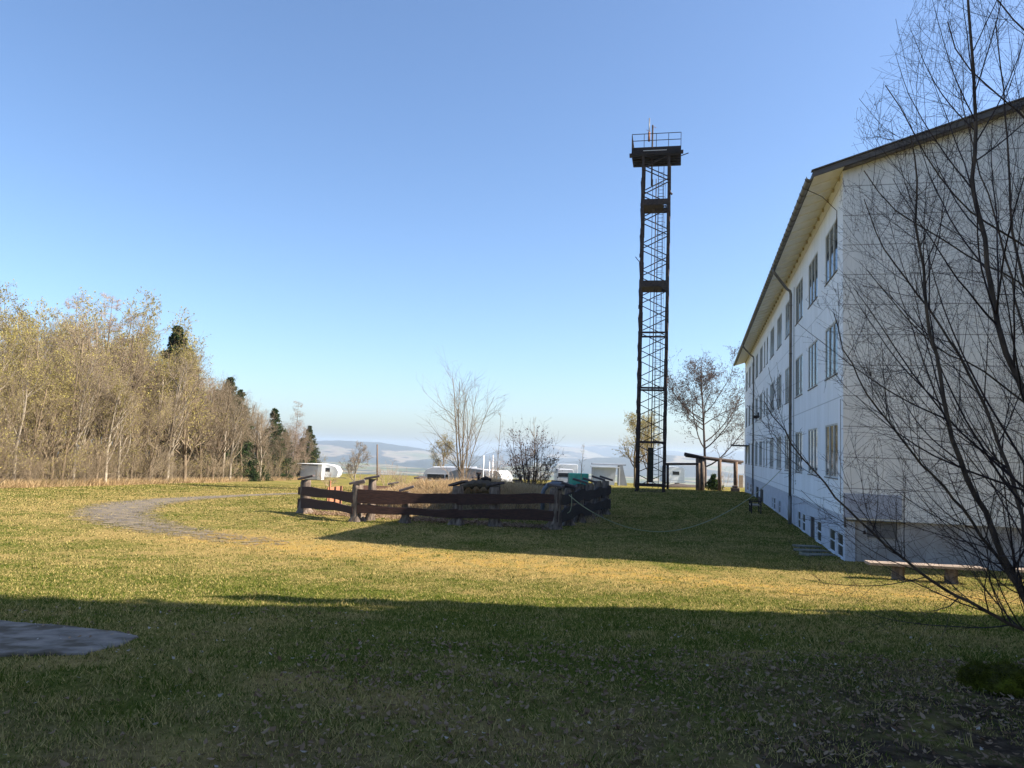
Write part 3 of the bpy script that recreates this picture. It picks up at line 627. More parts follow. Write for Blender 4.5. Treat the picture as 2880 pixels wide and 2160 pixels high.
# ---------------------------------------------------------------- garden things near the building
def log_bench(label, x0, x1, yy0, yy1, legs, seed):
    a = onT(x0, yy0); b = onT(x1, yy1); d = (b-a); L = d.length; ang = math.atan2(d.y, d.x)
    t = empty('log_bench', a, ang, label, 'bench', 'log benches below the gable'); rg = random.Random(seed)
    for off in (-0.12, 0.12):
        mb = MB(); n = 14; vs = []
        for i in range(n+1):
            u = L*i/n; e = 0.012*math.sin(i*1.7+seed)+0.008*rg.random()
            vs += [(u, off-.105-e, .43+e*.3), (u, off+.105+e*.5, .43+e*.3), (u, off+.105, .36), (u, off-.105-e, .37)]
        fs = [(4*i+j, 4*i+4+j, 4*i+4+(j+1) % 4, 4*i+(j+1) % 4) for i in range(n) for j in range(4)]+[(3, 2, 1, 0), (4*n, 4*n+1, 4*n+2, 4*n+3)]
        mb.add(vs, fs).build('seat_plank', M['palewood'], t)
    for l in legs:
        mb = MB(); mb.tube([(l, .0, -.1), (l+.01, 0, .0), (l, .01, .12), (l+.01, 0, .27), (l, 0, .36)], [.19, .17, .15, .155, .16], 12)
        mb.build('leg', M['stump'], t, True)
log_bench('long worn log bench with two stump legs in front of the gable', 9.30, 12.05, 20.35, 19.95, (.75, 2.02), 1)
log_bench('log bench cut off by the right edge of the picture', 12.75, 15.4, 19.85, 19.5, (.7, 2.0), 2)
# garden bench against the facade
gb = empty('garden_bench', (13.62, 42.4, 0), BR, 'small dark garden bench with a pale seat standing against the long facade', 'bench')
MB().box(-.5, 0, .40, -.02, 1.5, .45).build('seat', M['palewood'], gb)
MB().box(.0, 0, .55, .05, 1.5, .85).build('backrest', M['darkwood'], gb)
for y in (0.0, 1.44):
    MB().box(-.5, y-.07, 0, -.42, y-.005, .62).build('leg', M['darkwood'], gb); MB().box(0, y-.07, 0, .06, y-.005, .85).build('leg', M['darkwood'], gb)
    MB().box(-.54, y-.08, .621, -.002, y+.0, .67).build('armrest', M['darkwood'], gb)
for i, (px, py, w, d, a, lab) in enumerate([(2270, 1538, .9, .42, .25, 'pale flat slab lying in the grass, farthest of the three by the basement windows'), (2284, 1550, 1.1, .45, .2, 'flat stone slab lying in the grass, middle of the three by the basement windows'), (2302, 1562, 1.1, .5, .3, 'greyish flat slab lying in the grass, nearest of the three by the basement windows')]):
    p = hit(px, py); o = MB().box(-w/2, -d/2, -.03, w/2, d/2, .045).build('stone_slab', M['plank'], bevel=.012); o.location = p; o.rotation_euler = (0.02, 0.03, a)
    tag(o, lab, 'slab', 'flat slabs beside the basement windows')

# ---------------------------------------------------------------- lattice tower
tp = hit(1836, 1384)
TW = empty('lattice_tower', (tp.x, tp.y+1.1, tp.z-.02), R_(-12), 'tall dark steel lattice tower with a railed platform on top', 'tower')
HW = 1.13; TH = 27.7; ST = M['steel']
rg = random.Random(4)
for sx in (-1, 1):
    for sy in (-1, 1):
        mb = MB()
        for k in range(13):
            z0 = TH*k/13; z1 = TH*(k+1)/13; e = 0.028*(k % 2)
            x = sx*(HW+e); y = sy*(HW+e)
            mb.box(min(x, x-sx*.20), y-.02, z0, max(x, x-sx*.20), y+.02, z1)
            mb.box(x-.02, min(y-sy*.021, y-sy*.20), z0, x+.02, max(y-sy*.021, y-sy*.20), z1)
            mb.box(x-.05, y-.05, z0-.15, x+.05, y+.05, z0+.15)
        mb.build('leg', ST, TW)
NP = 24; dz = (TH-.4)/NP
for nm_, rot in (('front', 0), ('right', 90), ('back', 180), ('left', 270)):
    mb = MB(); Rm = Matrix.Rotation(R_(rot), 3, 'Z')
    for k in range(NP):
        z0 = .35+dz*k; z1 = z0+dz*.98
        for a, b, yo in ((((-HW, z0), (HW, z1), 0),) if k % 2 else (((HW, z0), (-HW, z1), 0),)):
            mb.bar(Rm @ Vector((a[0], -HW-.03+yo, a[1])), Rm @ Vector((b[0], -HW-.03+yo, b[1])), .115, .06)
    mb.build('cross_bracing', ST, TW)
for z in (0.45, 3.9, 8.25, 12.75, 16.6, 23.4):
    mb = MB(); h = .16 if z < 16 else .50
    for rot in (0, 90, 180, 270):
        Rm = Matrix.Rotation(R_(rot), 4, 'Z'); mb.box(-HW-.02, -HW-.055, z, HW+.02, -HW-.015, z+h, Rm)
    if z > 16:
        mb.box(-HW+.03, -HW+.1, z+.02, HW-.5, HW-.03, z+.07)
    mb.build('girt', ST, TW)
MB().box(-HW-.12, -HW-.12, -.2, HW+.12, -HW+.06, .06).box(-HW-.12, HW-.06, -.2, HW+.12, HW+.12, .06).build('base_frame', ST, TW)
lad = MB().bar((.18, .2, .3), (.18, .2, TH), .05).bar((.62, .2, .3), (.62, .2, TH), .05)
for k in range(88): lad.bar((.18, .2, .5+k*.3), (.62, .2, .5+k*.3), .025)
lo = lad.build('ladder', ST, TW)
mb = MB()
for k in range(22):
    z = 3+k*1.07; pts = [(.4+.38*math.cos(a), .16-.42*math.sin(a) if math.sin(a) > 0 else .2, z) for a in [math.pi*i/8 for i in range(9)]]
    mb.tube(pts, .016, 4)
for a in (.3, 1.2, 1.95, 2.85): mb.bar((.4+.38*math.cos(a), .16-.42*math.sin(a), 3), (.4+.38*math.cos(a), .16-.42*math.sin(a), 25.5), .02)
mb.build('safety_cage', ST, lo)
MB().tube([(-.35, -.6, 25.2), (-.35, -.6, 30.4)], .07, 8).build('mast', ST, TW, True)
MB().box(-.25, -.3, .75, .2, .15, 3.55).build('cable_cabinet', simple('olive_dark_box', (0.05, 0.045, 0.03), (0.03, 0.028, 0.02), 3, 0.7), TW, bevel=.01)
MB().tube([(.0, .0, 3.5), (.0, .0, 26)], .035, 6).tube([(-.28, .1, 3.5), (-.28, .1, 26)], .025, 6).build('cable_duct', ST, TW, True)
# platform: louvred shallow box with deck
PZ, PW, PD = 27.6, 1.98, 1.45
pf = MB().box(-PW, -PD, PZ+.50, PW, PD, PZ+.56)
for sgn in (-1, 1):
    pf.box(-PW, sgn*PD-.03, PZ, PW, sgn*PD+.03, PZ+.22).box(sgn*PW-.03, -PD+.031, PZ, sgn*PW+.03, PD-.031, PZ+.22)
    pf.box(-PW, sgn*PD-.02, PZ+.25, PW, sgn*PD+.02, PZ+.499).box(sgn*PW-.02, -PD+.021, PZ+.25, sgn*PW+.02, PD-.021, PZ+.499)
for i in range(5): pf.box(-PW+.05, -PD+.06+i*.57, PZ-.10, PW-.05, -PD+.14+i*.57, PZ+.02)
pf.box(-PW+.06, -PD+.05, PZ+.03, -.5, PD-.05, PZ+.07).box(.75, -PD+.05, PZ+.03, PW-.06, PD-.05, PZ+.07).box(-.5, .5, PZ+.03, .75, PD-.05, PZ+.07)
for i in range(22):
    x = -PW+.1+i*(2*PW-.2)/21; pf.box(x-.03, -PD-.055, PZ+.02, x+.03, -PD-.031, PZ+.48)
po = pf.build('platform', M['steel2'], TW)
tag(MB().box(-1.05, -PD-.075, PZ+.24, .85, -PD-.057, PZ+.30).build('platform_stain', M['bluegrey'], po), 'pale streaked strip along the platform edge')
MB().box(-PW-.20, -PD+.1, PZ-.08, -PW-.031, -PD+.5, PZ+.16).build('floodlight', ST, po)
MB().box(PW+.031, -PD+.1, PZ+.05, PW+.20, -PD+.4, PZ+.28).build('floodlight', ST, po)
MB().bar((PW+.04, -PD+.4, PZ-.10), (PW+.62, -PD+.3, PZ+.06), .06).build('lamp_arm', ST, po)
mb = MB()
for i in range(5):
    x = -PW+i*PW/2
    for y in (-PD, PD): mb.bar((x, y, PZ+.45), (x, y, PZ+1.72), .045)
    if 0 < i < 4:
        for xx in (-PW, PW): mb.bar((xx, x*PD/PW, PZ+.45), (xx, x*PD/PW, PZ+1.72), .045)
for z in (PZ+1.15, PZ+1.72):
    for y in (-PD, PD): mb.bar((-PW, y, z), (PW, y, z), .045)
    for x in (-PW, PW): mb.bar((x, -PD, z), (x, PD, z), .045)
mb.build('railing', ST, TW)
an = MB().tube([(-.62, -.9, 29.3), (-.62, -.9, 30.9)], .045, 8).build('antenna', M['zinc'], TW, True)
MB().tube([(-.62, -.9, 28.9), (-.62, -.9, 29.7)], .09, 8).bar((-.85, -.9, 29.9), (-.55, -.9, 29.75), .03).bar((-.35, -.6, 30.3), (-.05, -.6, 30.15), .03).build('antenna_clamp', simple('rust_clamp', (0.35, 0.15, 0.08), (0.2, 0.1, 0.06), 6), an, True)
MB().tube([(-HW-.02, -HW, 18.6), (-HW-.4, -HW, 19.1)], .03, 6).tube([(HW, -HW-.1, 24.4), (HW+.22, -HW-.1, 24.2)], .08, 6).build('lamp_arm', ST, TW, True)

# ---------------------------------------------------------------- log fence round the mound
fp = [hit(857, 1443), hit(1000, 1467), hit(1140, 1471), hit(1285, 1476), hit(1390, 1480), hit(1560, 1488)]
cr_ = hit(1702, 1447)
right = [fp[5].lerp(cr_, t) for t in (0.22, 0.42, 0.62, 0.81, 1.0)]
rl = hit(1178, 1412); rl = Vector((rl.x, rl.y, float(T(rl.x, rl.y))))
rear = [cr_.lerp(rl, t) for t in (.22, .42, .64, .84, 1.0)]
left = [rl.lerp(fp[0], t) for t in (.30, .62)]
LF = empty('log_fence', ((fp[0]+fp[5])/2), 0, 'rough brown plank fence on capped tree stump posts around a grassy mound', 'fence')
fo = LF.location
rg = random.Random(9)
def post(p, h, r, tilt, ang, capd=(.60, .44), lean=(0, 0), capz=0):
    mb = MB(); n = 12; V_ = []
    prof = [(-.12, 1.6), (.0, 1.45), (.10, 1.22), (.25, 1.05), (.55, .95), (.9, 1.0), (h-.12, 1.0), (h, .92)]
    ph = [rg.random()*6.28 for _ in range(4)]
    for z, s in prof:
        for k in range(n):
            a = 2*math.pi*k/n; q = s*(1+.16*math.sin(3*a+ph[0])+.10*math.sin(5*a+ph[1]+z)+(.42*math.sin(4*a+ph[2]) if z < .12 else 0)+.06*rg.uniform(-1, 1))*r
            V_.append((p.x+q*math.cos(a)+lean[0]*z, p.y+q*math.sin(a)+lean[1]*z, p.z+z))
    fs = [(i*n+k, i*n+(k+1) % n, (i+1)*n+(k+1) % n, (i+1)*n+k) for i in range(len(prof)-1) for k in range(n)]+[tuple((len(prof)-1)*n+k for k in range(n))]
    mb.add([Vector(v)-fo for v in V_], fs); po_ = mb.build('post', M['stump'], LF, True)
    M4 = Matrix.Translation(Vector((p.x+lean[0]*h, p.y+lean[1]*h, p.z+h+.03+capz))-fo) @ Matrix.Rotation(ang, 4, 'Z') @ Matrix.Rotation(tilt, 4, 'Y')
    c = MB().box(-capd[0]/2, -capd[1]/2, 0, capd[0]/2, capd[1]/2, .085, M4).build('cap', M['cap'], po_, bevel=.012)
    return po_
for i, (p, h, t, a) in enumerate(zip(fp, (1.40, 1.42, 1.22, 1.50, 1.52, 1.55), (-.26, -.24, -.32, -.30, -.20, .14), (0, .1, .1, -.5, -.6, -.3))):
    post(p, h, (.21, .20, .15, .20, .19, .22)[i], t, a, (.66, .46) if i in (0, 3) else (.60, .44), capz=.04)
post(fp[1]+Vector((.42, .9, 0)), 1.62, .15, -.22, .1)
for p, h in zip(right, (1.5, 1.62, 1.6, 1.66, 1.62)): post(p, h, .18, .27, -.1, (.66, .5), capz=.06)
for p, h in zip(rear, (1.45, 1.4, 1.5, 1.3, 1.42)): post(p, h, .16, rg.uniform(-.2, .2), rg.uniform(0, 3))
for p, h in zip(left, (1.1, 1.15)): post(p, h, .13, -.2, .2)
def rail(a, b, za, zb, ha, hb, side, mat='rail', seed=0, amp=.035):
    """live edged board from post a to post b"""
    a = Vector(a); b = Vector(b); d = (b-a); L = math.hypot(d.x, d.y); ux, uy = d.x/L, d.y/L; nx, ny = uy*side, -ux*side
    n = 22; vs = []; r2 = random.Random(seed); p1, p2 = r2.random()*6, r2.random()*6
    for i in range(n+1):
        t = i/n; w1 = amp*math.sin(t*5+p1)+amp*.5*math.sin(t*13+p2); w2 = amp*math.sin(t*4+p2)+amp*.5*math.sin(t*11+p1)
        x = a.x+d.x*t; y = a.y+d.y*t; z = a.z+(b.z-a.z)*t+za+(zb-za)*t; h = ha+(hb-ha)*t; th = .035+.01*math.sin(t*9)
        for off, zz in ((.17+th, z+h/2+w1), (.17+th*1.2, z-h/2+w2), (.17-th, z-h/2+w2), (.17-th, z+h/2+w1)):
            vs.append(Vector((x+nx*off, y+ny*off, zz))-fo)
    fs = [(4*i+j, 4*i+4+j, 4*i+4+(j+1) % 4, 4*i+(j+1) % 4) for i in range(n) for j in range(4)]+[(3, 2, 1, 0), (4*n, 4*n+1, 4*n+2, 4*n+3)]
    MB().add(vs, fs).build('rail', M[mat], LF)
def ext(a, b, ea, eb): d = (b-a).normalized(); return a-d*ea, b+d*eb
a, b = ext(fp[0], fp[1], .30, .08); rail(a, b, .93, .95, .30, .46, 1, seed=1, amp=.035); rail(a, b, .42, .48, .42, .30, 1, seed=2, amp=.035)
a, b = ext(fp[1], fp[3], -.06, .02); rail(a, b, .98, 1.02, .52, .36, 1, seed=3, amp=.032); rail(a, b, .47, .47, .33, .30, 1, seed=4, amp=.035)
a, b = ext(fp[3], fp[5], .02, .12); rail(a, b, 1.04, 1.14, .42, .36, 1, seed=5, amp=.03); rail(a, b, .48, .50, .30, .46, 1, seed=6, amp=.035)
rr2 = [fp[5]]+right
for i, (k0, k1) in enumerate(((0, 2), (2, 4), (4, 5))):
    a, b = ext(rr2[k0], rr2[k1], -.02, .0 if k1 < 5 else .25)
    rail(a, b, 1.14, 1.16, .44, .40, 1, 'railgrey', 10+i, .05); rail(a, b, .50, .56, .42, .44, 1, 'railgrey', 20+i, .06)
rail(cr_, rear[2], 1.15, 1.15, .40, .36, 1, 'railgrey', 31); rail(rear[2], rl, 1.1, 1.0, .36, .3, 1, 'railgrey', 32)
rail(cr_, rear[2], .6, .6, .32, .3, 1, 'railgrey', 33)
rail(rl, left[1], .95, .9, .28, .26, 1, 'rail', 34)
# mound inside
cx = (fp[0]+fp[5]+cr_+rl)/4
def mound_h(x, y):
    u = ((x-cx.x)*.97+(y-cx.y)*-.10)/5.25; v = ((y-cx.y)+(x-cx.x)*.12)/3.35
    q = np.clip(1-(np.abs(u)**2.6+np.abs(v)**2.4), 0, 1)
    return (1.32*q**.45)*(1-.25*sm(-.2, -1, u)) + .10*np.sin(x*1.9)*np.cos(y*1.6)*q**.5+.05*np.sin(x*5.3+y*3)*q
gx_, gy_ = np.meshgrid(np.linspace(cx.x-5.8, cx.x+5.8, 110), np.linspace(cx.y-4.1, cx.y+4.1, 80), indexing='ij')
mz = T(gx_, gy_)+mound_h(gx_, gy_)-.03; ii = np.arange(gx_.size).reshape(gx_.shape)
tag(link('earth_mound', npmesh('earth_mound', np.stack([gx_, gy_, mz], -1).reshape(-1, 3), np.stack([ii[:-1, :-1], ii[1:, :-1], ii[1:, 1:], ii[:-1, 1:]], -1).reshape(-1, 4)), M['mound'], smooth=True), kind='structure')
# odds and ends on and by the mound
def turf_roof(px, py, Yq, w):
    c = atY(px, py, Yq); mb = MB(); n = 16
    vs = []
    for i in range(n+1):
        t = -1+2*i/n
        for j in range(7):
            s = -1+2*j/6; vs.append((c.x+t*w/2, c.y+s*.8, c.z-.16*t*t-.14*abs(s)+.03*math.sin(i*2.1+j*1.3)))
    fs = [(i*7+j, (i+1)*7+j, (i+1)*7+j+1, i*7+j+1) for i in range(n) for j in range(6)]
    off = len(vs); vs += [(x, y, z-.17-.05*math.sin(x*19)) for x, y, z in vs]; fs += [tuple(q+off for q in f)[::-1] for f in fs]
    for i in range(n): fs += [(i*7, off+i*7, off+(i+1)*7, (i+1)*7), (i*7+6, (i+1)*7+6, off+(i+1)*7+6, off+i*7+6)]
    for j in range(6): fs += [(j, j+1, off+j+1, off+j), (n*7+j, off+n*7+j, off+n*7+j+1, n*7+j+1)]
    return mb.add(vs, fs).build('turf_roof', simple('matted_turf', (0.10, 0.07, 0.035), (0.035, 0.025, 0.018), 8, 0.95, 0.8), smooth=True)
tag(turf_roof(1352, 1349, 34.5, 1.75), 'dark matted turf cover on top of the fenced mound', 'turf cover')
c = atY(1346, 1345, 34.6)
ch = empty('stove_pipe', c, 0, 'short dark stove pipe with a cap on top of the mound', 'chimney')
MB().tube([(0, 0, -.1), (0, 0, .16)], .06, 10).build('pipe', ST, ch, True); MB().tube([(0, 0, .17), (0, 0, .26)], [.12, .10], 10).build('cap', ST, ch, True)
c = atY(1366, 1349, 34.7); tag(MB().tube([c+Vector((-.22, 0, -.02)), c+Vector((0, 0, .06)), c+Vector((.25, 0, -.02))], [.08, .10, .07], 8).build('log', M['darkwood'], smooth=True), 'short dark log lying beside the stove pipe on the mound', 'log')
a, b = atY(1527, 1392, 33.0), atY(1555, 1360, 33.0)
q = [Vector((a.x, a.y, float(T(a.x, a.y))+.2)), Vector((a.x, a.y, a.z+.1)), Vector((a.x+.05, a.y, b.z-.25)), Vector((a.x+.22, a.y, b.z-.05)), Vector((b.x, b.y, b.z)), Vector((b.x+.5, b.y, b.z-.02))]
tag(MB().tube(q, .09, 12).build('vent_pipe', simple('grey_metal_pipe', (0.20, 0.215, 0.24), (0.12, 0.13, 0.15), 3, 0.6, 0, .1), smooth=True), 'bent blue grey metal pipe behind the near corner of the fence', 'pipe')
a = hit(918, 1434); b = hit(970, 1430)
pn = empty('plank_panel', a, math.atan2(b.y-a.y, b.x-a.x), 'orange brown board panel with one tall post behind the left end of the fence', 'panel')
mb = MB()
for k in range(5): mb.box(0, -.02, .08+k*.19, 1.45, .02, .26+k*.19)
mb.build('boards', M['orange'], pn)
for x, h in ((.10, 1.32), (.62, 1.02), (1.2, 1.04)):
    MB().box(x, -.075, 0, x+.08, -.022, h).build('post', M['orange'] if x < .2 else M['rail'], pn)
# hose
h0 = atY(1600, 1392, 30.1); hp = [h0]
for px, py, Yq in ((1640, 1424, 29.9), (1700, 1458, 29.8), (1770, 1484, 29.9), (1846, 1495, 30.3), (1920, 1488, 31.2), (1990, 1466, 33.2), (2050, 1437, 35.7), (2114, 1397, 39.0), (2160, 1358, 41.0), (2196, 1322, 42.0)):
    p = atY(px, py, Yq); p.z = max(p.z, float(T(p.x, p.y))+.03); hp.append(p)
def smoothpts(p, n=6):
    out = []
    for i in range(len(p)-1):
        p0, p1, p2, p3 = p[max(i-1, 0)], p[i], p[i+1], p[min(i+2, len(p)-1)]
        for k in range(n):
            t = k/n; out.append(0.5*((2*p1)+(p2-p0)*t+(2*p0-5*p1+4*p2-p3)*t*t+(-p0+3*p1-3*p2+p3)*t**3))
    return out+[p[-1]]
tag(MB().tube(smoothpts(hp), .017, 6).build('hose', M['hose'], smooth=True), 'thin pale green hose sagging from the fence corner to a ground floor window', 'hose')
a = atY(1607, 1390, 29.95)
tag(MB().tube(smoothpts([a, a+Vector((.02, -.03, -.3)), a+Vector((-.03, -.03, -.62)), a+Vector((-.14, -.03, -.72))]), .014, 5).build('hose_end', M['hose'], smooth=True), 'loose end of pale hose hanging on the fence corner', 'hose')

# ---------------------------------------------------------------- caravans, shelters and poles beyond the lawn
def caravan(label, px, py, Yq, L, Hh, W=2.2, ang=0.0, prof=None, side='white', win=(), door=None, z=None, wheels=True):
    p = atY(px, py, Yq); p.z = float(T(p.x, p.y)) if z is None else z
    t = empty('caravan', p, ang, label, 'caravan', 'caravans beyond the lawn')
    pr_ = prof or [(0, .45), (-.03, 1.5), (.12, 2.15), (.35, Hh-.02), (L*.62, Hh), (L*.80, Hh-.12), (L*.93, 2.0), (L, 1.35), (L*.985, .8), (L*.95, .45)]
    b_ = MB().prism(pr_, 0, W).build('body', M[side], t, bevel=.05)
    for wx0, wz0, wx1, wz1 in win:
        w_ = MB().box(wx0, -.03, wz0, wx1, -.002, wz1).build('window', M['darkglass'], t, bevel=.006)
        MB().box(wx0-.05, -.018, wz0-.05, wx1+.05, -.001, wz0).box(wx0-.05, -.018, wz1, wx1+.05, -.001, wz1+.05).box(wx0-.05, -.018, wz0, wx0, -.001, wz1).box(wx1, -.018, wz0, wx1+.05, -.001, wz1).build('frame', M['wframe'], w_)
    if wheels:
        for yy in (.05, W-.25):
            w_ = MB().tube([(L*.55, yy, .33), (L*.55, yy+.2, .33)], .33, 16).build('wheel', M['tyre'], t, True)
    MB().bar((L*.95, W*.5, .42), (L+.9, W*.5, .4), .09).build('drawbar', M['zinc'], t)
    MB().box(.1, -.012, .78, L*.93, -.0015, .84).build('trim_strip', M['white2'], t)
    return t
c1 = caravan('white caravan with a pale grey folded awning standing left beside the wood', 834, 1348, 112, 6.0, 2.35, ang=-.05, win=[(.25, 1.35, .55, 1.95), (4.1, 1.25, 4.75, 1.8)])
MB().box(.85, -1.3, 0.12, 3.3, -.04, 2.1).build('awning', M['white2'], c1, bevel=.05)
MB().box(3.32, -1.32, 0.1, 4.0, -.04, 2.26).build('awning_end', M['white'], c1, bevel=.04)
MB().box(.2, -1.5, 2.262, 4.05, .1, 2.32).build('awning_roof', M['white'], c1)
c2 = caravan('grey shaded caravan with a long dark window behind the mound', 1189, 1345, 80, 5.0, 2.2, ang=.0, side='white2', prof=[(0, .4), (-.02, 1.2), (.1, 1.7), (.35, 2.05), (1.0, 2.3), (5.4, 2.42), (5.4, .4)], win=[(.45, 1.0, 2.2, 1.58), (2.3, 1.0, 2.9, 1.58)])
c3 = caravan('rounded caravan with a bright white sunlit end behind the white poles', 1335, 1345, 79, 3.2, 2.15, ang=-.55, side='white', prof=[(0, .4), (0, 2.0), (.3, 2.2), (2.6, 2.15), (3.0, 1.9), (3.2, 1.4), (3.2, .4)], win=[(.5, 1.1, 1.3, 1.6)])
MB().box(3.21, .5, .5, 3.23, 1.3, 1.35).build('end_hatch', M['white2'], c3)
at_ = atY(1262, 1340, 78); at_.z = float(T(at_.x, at_.y))
aw = empty('awning_tent', at_, -.1, 'grey fabric awning tent between the two caravans behind the mound', 'tent')
MB().prism([(0, 0), (0, 1.9), (1.6, 2.35), (3.4, 2.2), (3.6, 0)], 0, 2.4).build('canvas', M['greyfab'], aw, bevel=.05)
MB().box(-.05, -.03, 0, .03, -.002, 1.95).box(1.55, -.03, 0, 1.63, -.002, 2.3).build('tent_pole', M['wframe'], aw)
c4 = caravan('white motorhome seen from behind to the right of the tower', 1880, 1360, 116, 2.4, 2.75, W=5.5, ang=0.06, prof=[(0, .4), (0, 2.7), (.1, 2.8), (2.15, 2.75), (2.4, 2.5), (2.42, .4)], win=[(.6, 1.6, 1.6, 2.1)])
c5 = caravan('low grey caravan with a shaded window left of the teal cover', 1567, 1350, 96, 2.0, 2.05, ang=.05, side='white2', prof=[(0, .4), (0, 1.9), (.1, 2.05), (1.9, 2.05), (2, 1.8), (2, .4)], win=[(.1, 1.1, 1.5, 1.6)])
c6 = caravan('white caravan roof showing behind the grey caravan and the teal cover', 1562, 1350, 116, 3.4, 2.85, ang=.05, prof=[(0, .4), (0, 2.6), (.2, 2.85), (3.2, 2.9), (3.3, 2.6), (3.3, .4)], win=[(.3, 1.2, 1.5, 1.8)])
def boxY(name, px0, py0, px1, py1, Yq, depth, mat, parent=None):
    a_ = atY(px0, py0, Yq); b_ = atY(px1, py1, Yq); return MB().box(a_.x, Yq, b_.z, b_.x, Yq+depth, a_.z).build(name, mat, parent, bevel=.02)
tl = boxY('covered_trailer', 1601, 1331, 1655, 1366, 92, 2.0, M['teal']); tag(tl, 'teal tarpaulin covered trailer between the grey caravan and the shelter', 'trailer')
p = atY(1662, 1363, 94); p.z = float(T(p.x, p.y))
sh = empty('shelter', p, -.02, 'grey open shelter with a white posted front and hanging sheets', 'shelter')
MB().box(.25, 1.2, 2.42, 4.3, 3.6, 2.56).build('roof', M['greyfab'], sh)
MB().box(-.05, -.1, 2.10, 3.45, 1.15, 2.22).build('front_canopy', M['white2'], sh)
MB().box(3.30, -.08, -.1, 3.45, .05, 2.095).build('post', M['wframe'], sh); MB().box(.05, -.08, -.1, .14, .05, 2.095).build('post', M['steel'], sh)
MB().prism([(.2, .05), (.2, 2.08), (3.0, 2.08), (2.8, .05)], .2, .28).build('hanging_sheet', M['white2'], sh)
mb = MB(); mb.prism([(3.5, 0), (3.5, 2.4), (3.9, 2.4), (4.5, 0)], 1.2, 3.0); mb.build('side_wall', M['greyfab'], sh)
MB().box(4.0, 3.1, -.1, 4.12, 3.22, 2.41).build('post', M['wframe'], sh)
for px, top, Yq in ((1358, 1280, 62), (1375, 1298, 61), (1384, 1280, 61)):
    b_ = atY(px, 1350, Yq); t_ = atY(px, top, Yq)
    o = MB().tube([(0, 0, 0), (0, 0, t_.z-float(T(b_.x, b_.y)))], .05, 8).build('white_pole', M['white'], smooth=True); o.location = (b_.x, b_.y, float(T(b_.x, b_.y)))
    tag(o, {1358: 'leftmost of the three white poles behind the mound', 1375: 'shortest white pole, middle of the three behind the mound', 1384: 'rightmost of the three white poles behind the mound'}[px], 'pole', 'white poles behind the mound')
def pole(px, bot, top, r, mat, label, px2=None, dY=0):
    b_ = hit(px, bot); t_ = atY(px2 or px, top, b_.y+dY)
    o = MB().tube([(0, 0, -.1), tuple(t_-b_)], [r, r*.75], 8).build('wooden_pole', mat, smooth=True); o.location = b_; return tag(o, label, 'pole')
pole(1061, 1352, 1250, .14, M['wood'], 'plain grey wooden utility pole standing left of the mound against the valley')
pole(624, 1355, 1213, .14, M['greybark'], 'bare leaning pole at the edge of the wood', 636)
# picnic table by the wood
p = hit(803, 1349); pt = empty('picnic_table', p, .2, 'dark wooden picnic table standing left of the white caravan', 'picnic table')
MB().box(-1.2, -.45, .95, 1.2, .45, 1.03).build('tabletop', M['darkwood'], pt)
for y in (-.85, .85): MB().box(-1.2, y-.16, .5, 1.2, y+.16, .57).build('seat', M['darkwood'], pt)
for x in (-.8, .8):
    for s in (-1, 1): MB().bar((x+.05*s, s*.95, 0), (x+.05*s, -s*.35, .94), .12).build('leg', M['darkwood'], pt)
MB().tube([(-1.4, .1, 1.35), (.2, .1, 1.55)], .16, 8).build('log_bundle', M['wood'], pt)
# timber pavilion frame
p0 = hit(1940, 1369); pv = empty('timber_frame', p0, R_(-14), 'heavy open timber frame with thick sloping beams beside the large bare tree', 'timber frame')
def loc(px, py, Yq): return pv.matrix_world.inverted() @ atY(px, py, Yq)
bpy.context.view_layer.update()
def bt(name, pts, r, mat, n=8): return MB().tube([pv.matrix_world.inverted() @ Vector(q_) for q_ in pts], r, n).build(name, mat, pv, True)
Yv = 74.5
bt('beam', [atY(1925, 1277, Yv), atY(1975, 1287, Yv), atY(2090, 1299, Yv+1)], [.17, .16, .12], M['darkwood'])
bt('beam', [atY(1928, 1283, Yv+1.2), atY(2085, 1304, Yv+2)], .09, M['darkwood'])
bt('beam', [atY(1871, 1305, Yv), atY(1961, 1305, Yv)], .11, M['darkwood'])
for px, top, bot, r, m_ in ((1878, 1306, 1371, .12, 'darkwood'), (1964, 1288, 1370, .24, 'stump'), (1975, 1286, 1370, .22, 'stump'), (2024, 1293, 1371, .17, 'wood'), (2069, 1299, 1369, .20, 'wood')):
    b_ = atY(px, bot, Yv+.2); bt('post', [(b_.x, b_.y, float(T(b_.x, b_.y))-.1), tuple(atY(px, top, Yv+.2))], r, M[m_])
b_ = atY(2068, 1364, Yv+.1); mb = MB().box(-.42, -.3, -.25, .42, .3, .18).box(-.28, -.25, .181, .25, .25, .38); o = mb.build('stone_base', M['stump'], pv, bevel=.06); o.location = pv.matrix_world.inverted() @ Vector((b_.x, b_.y, float(T(b_.x, b_.y))+.2))
tag(boxY('wooden_fence_panel', 2078, 1336, 2090, 1372, 78, .06, M['palewood']), 'narrow pale board screen between the timber frame and the building', 'screen')
# low dark log edging on the lawn behind the tower
a = hit(1872, 1371); b = hit(1970, 1371)
tag(MB().tube([a+Vector((0, 0, .1)), a.lerp(b, .33)+Vector((0, .1, .18)), a.lerp(b, .6)+Vector((0, 0, .12)), b+Vector((0, 0, .12))], [.2, .3, .24, .22], 8).build('fallen_log', M['darkwood'], smooth=True), 'long dark log lying on the ground behind the foot of the tower', 'log')
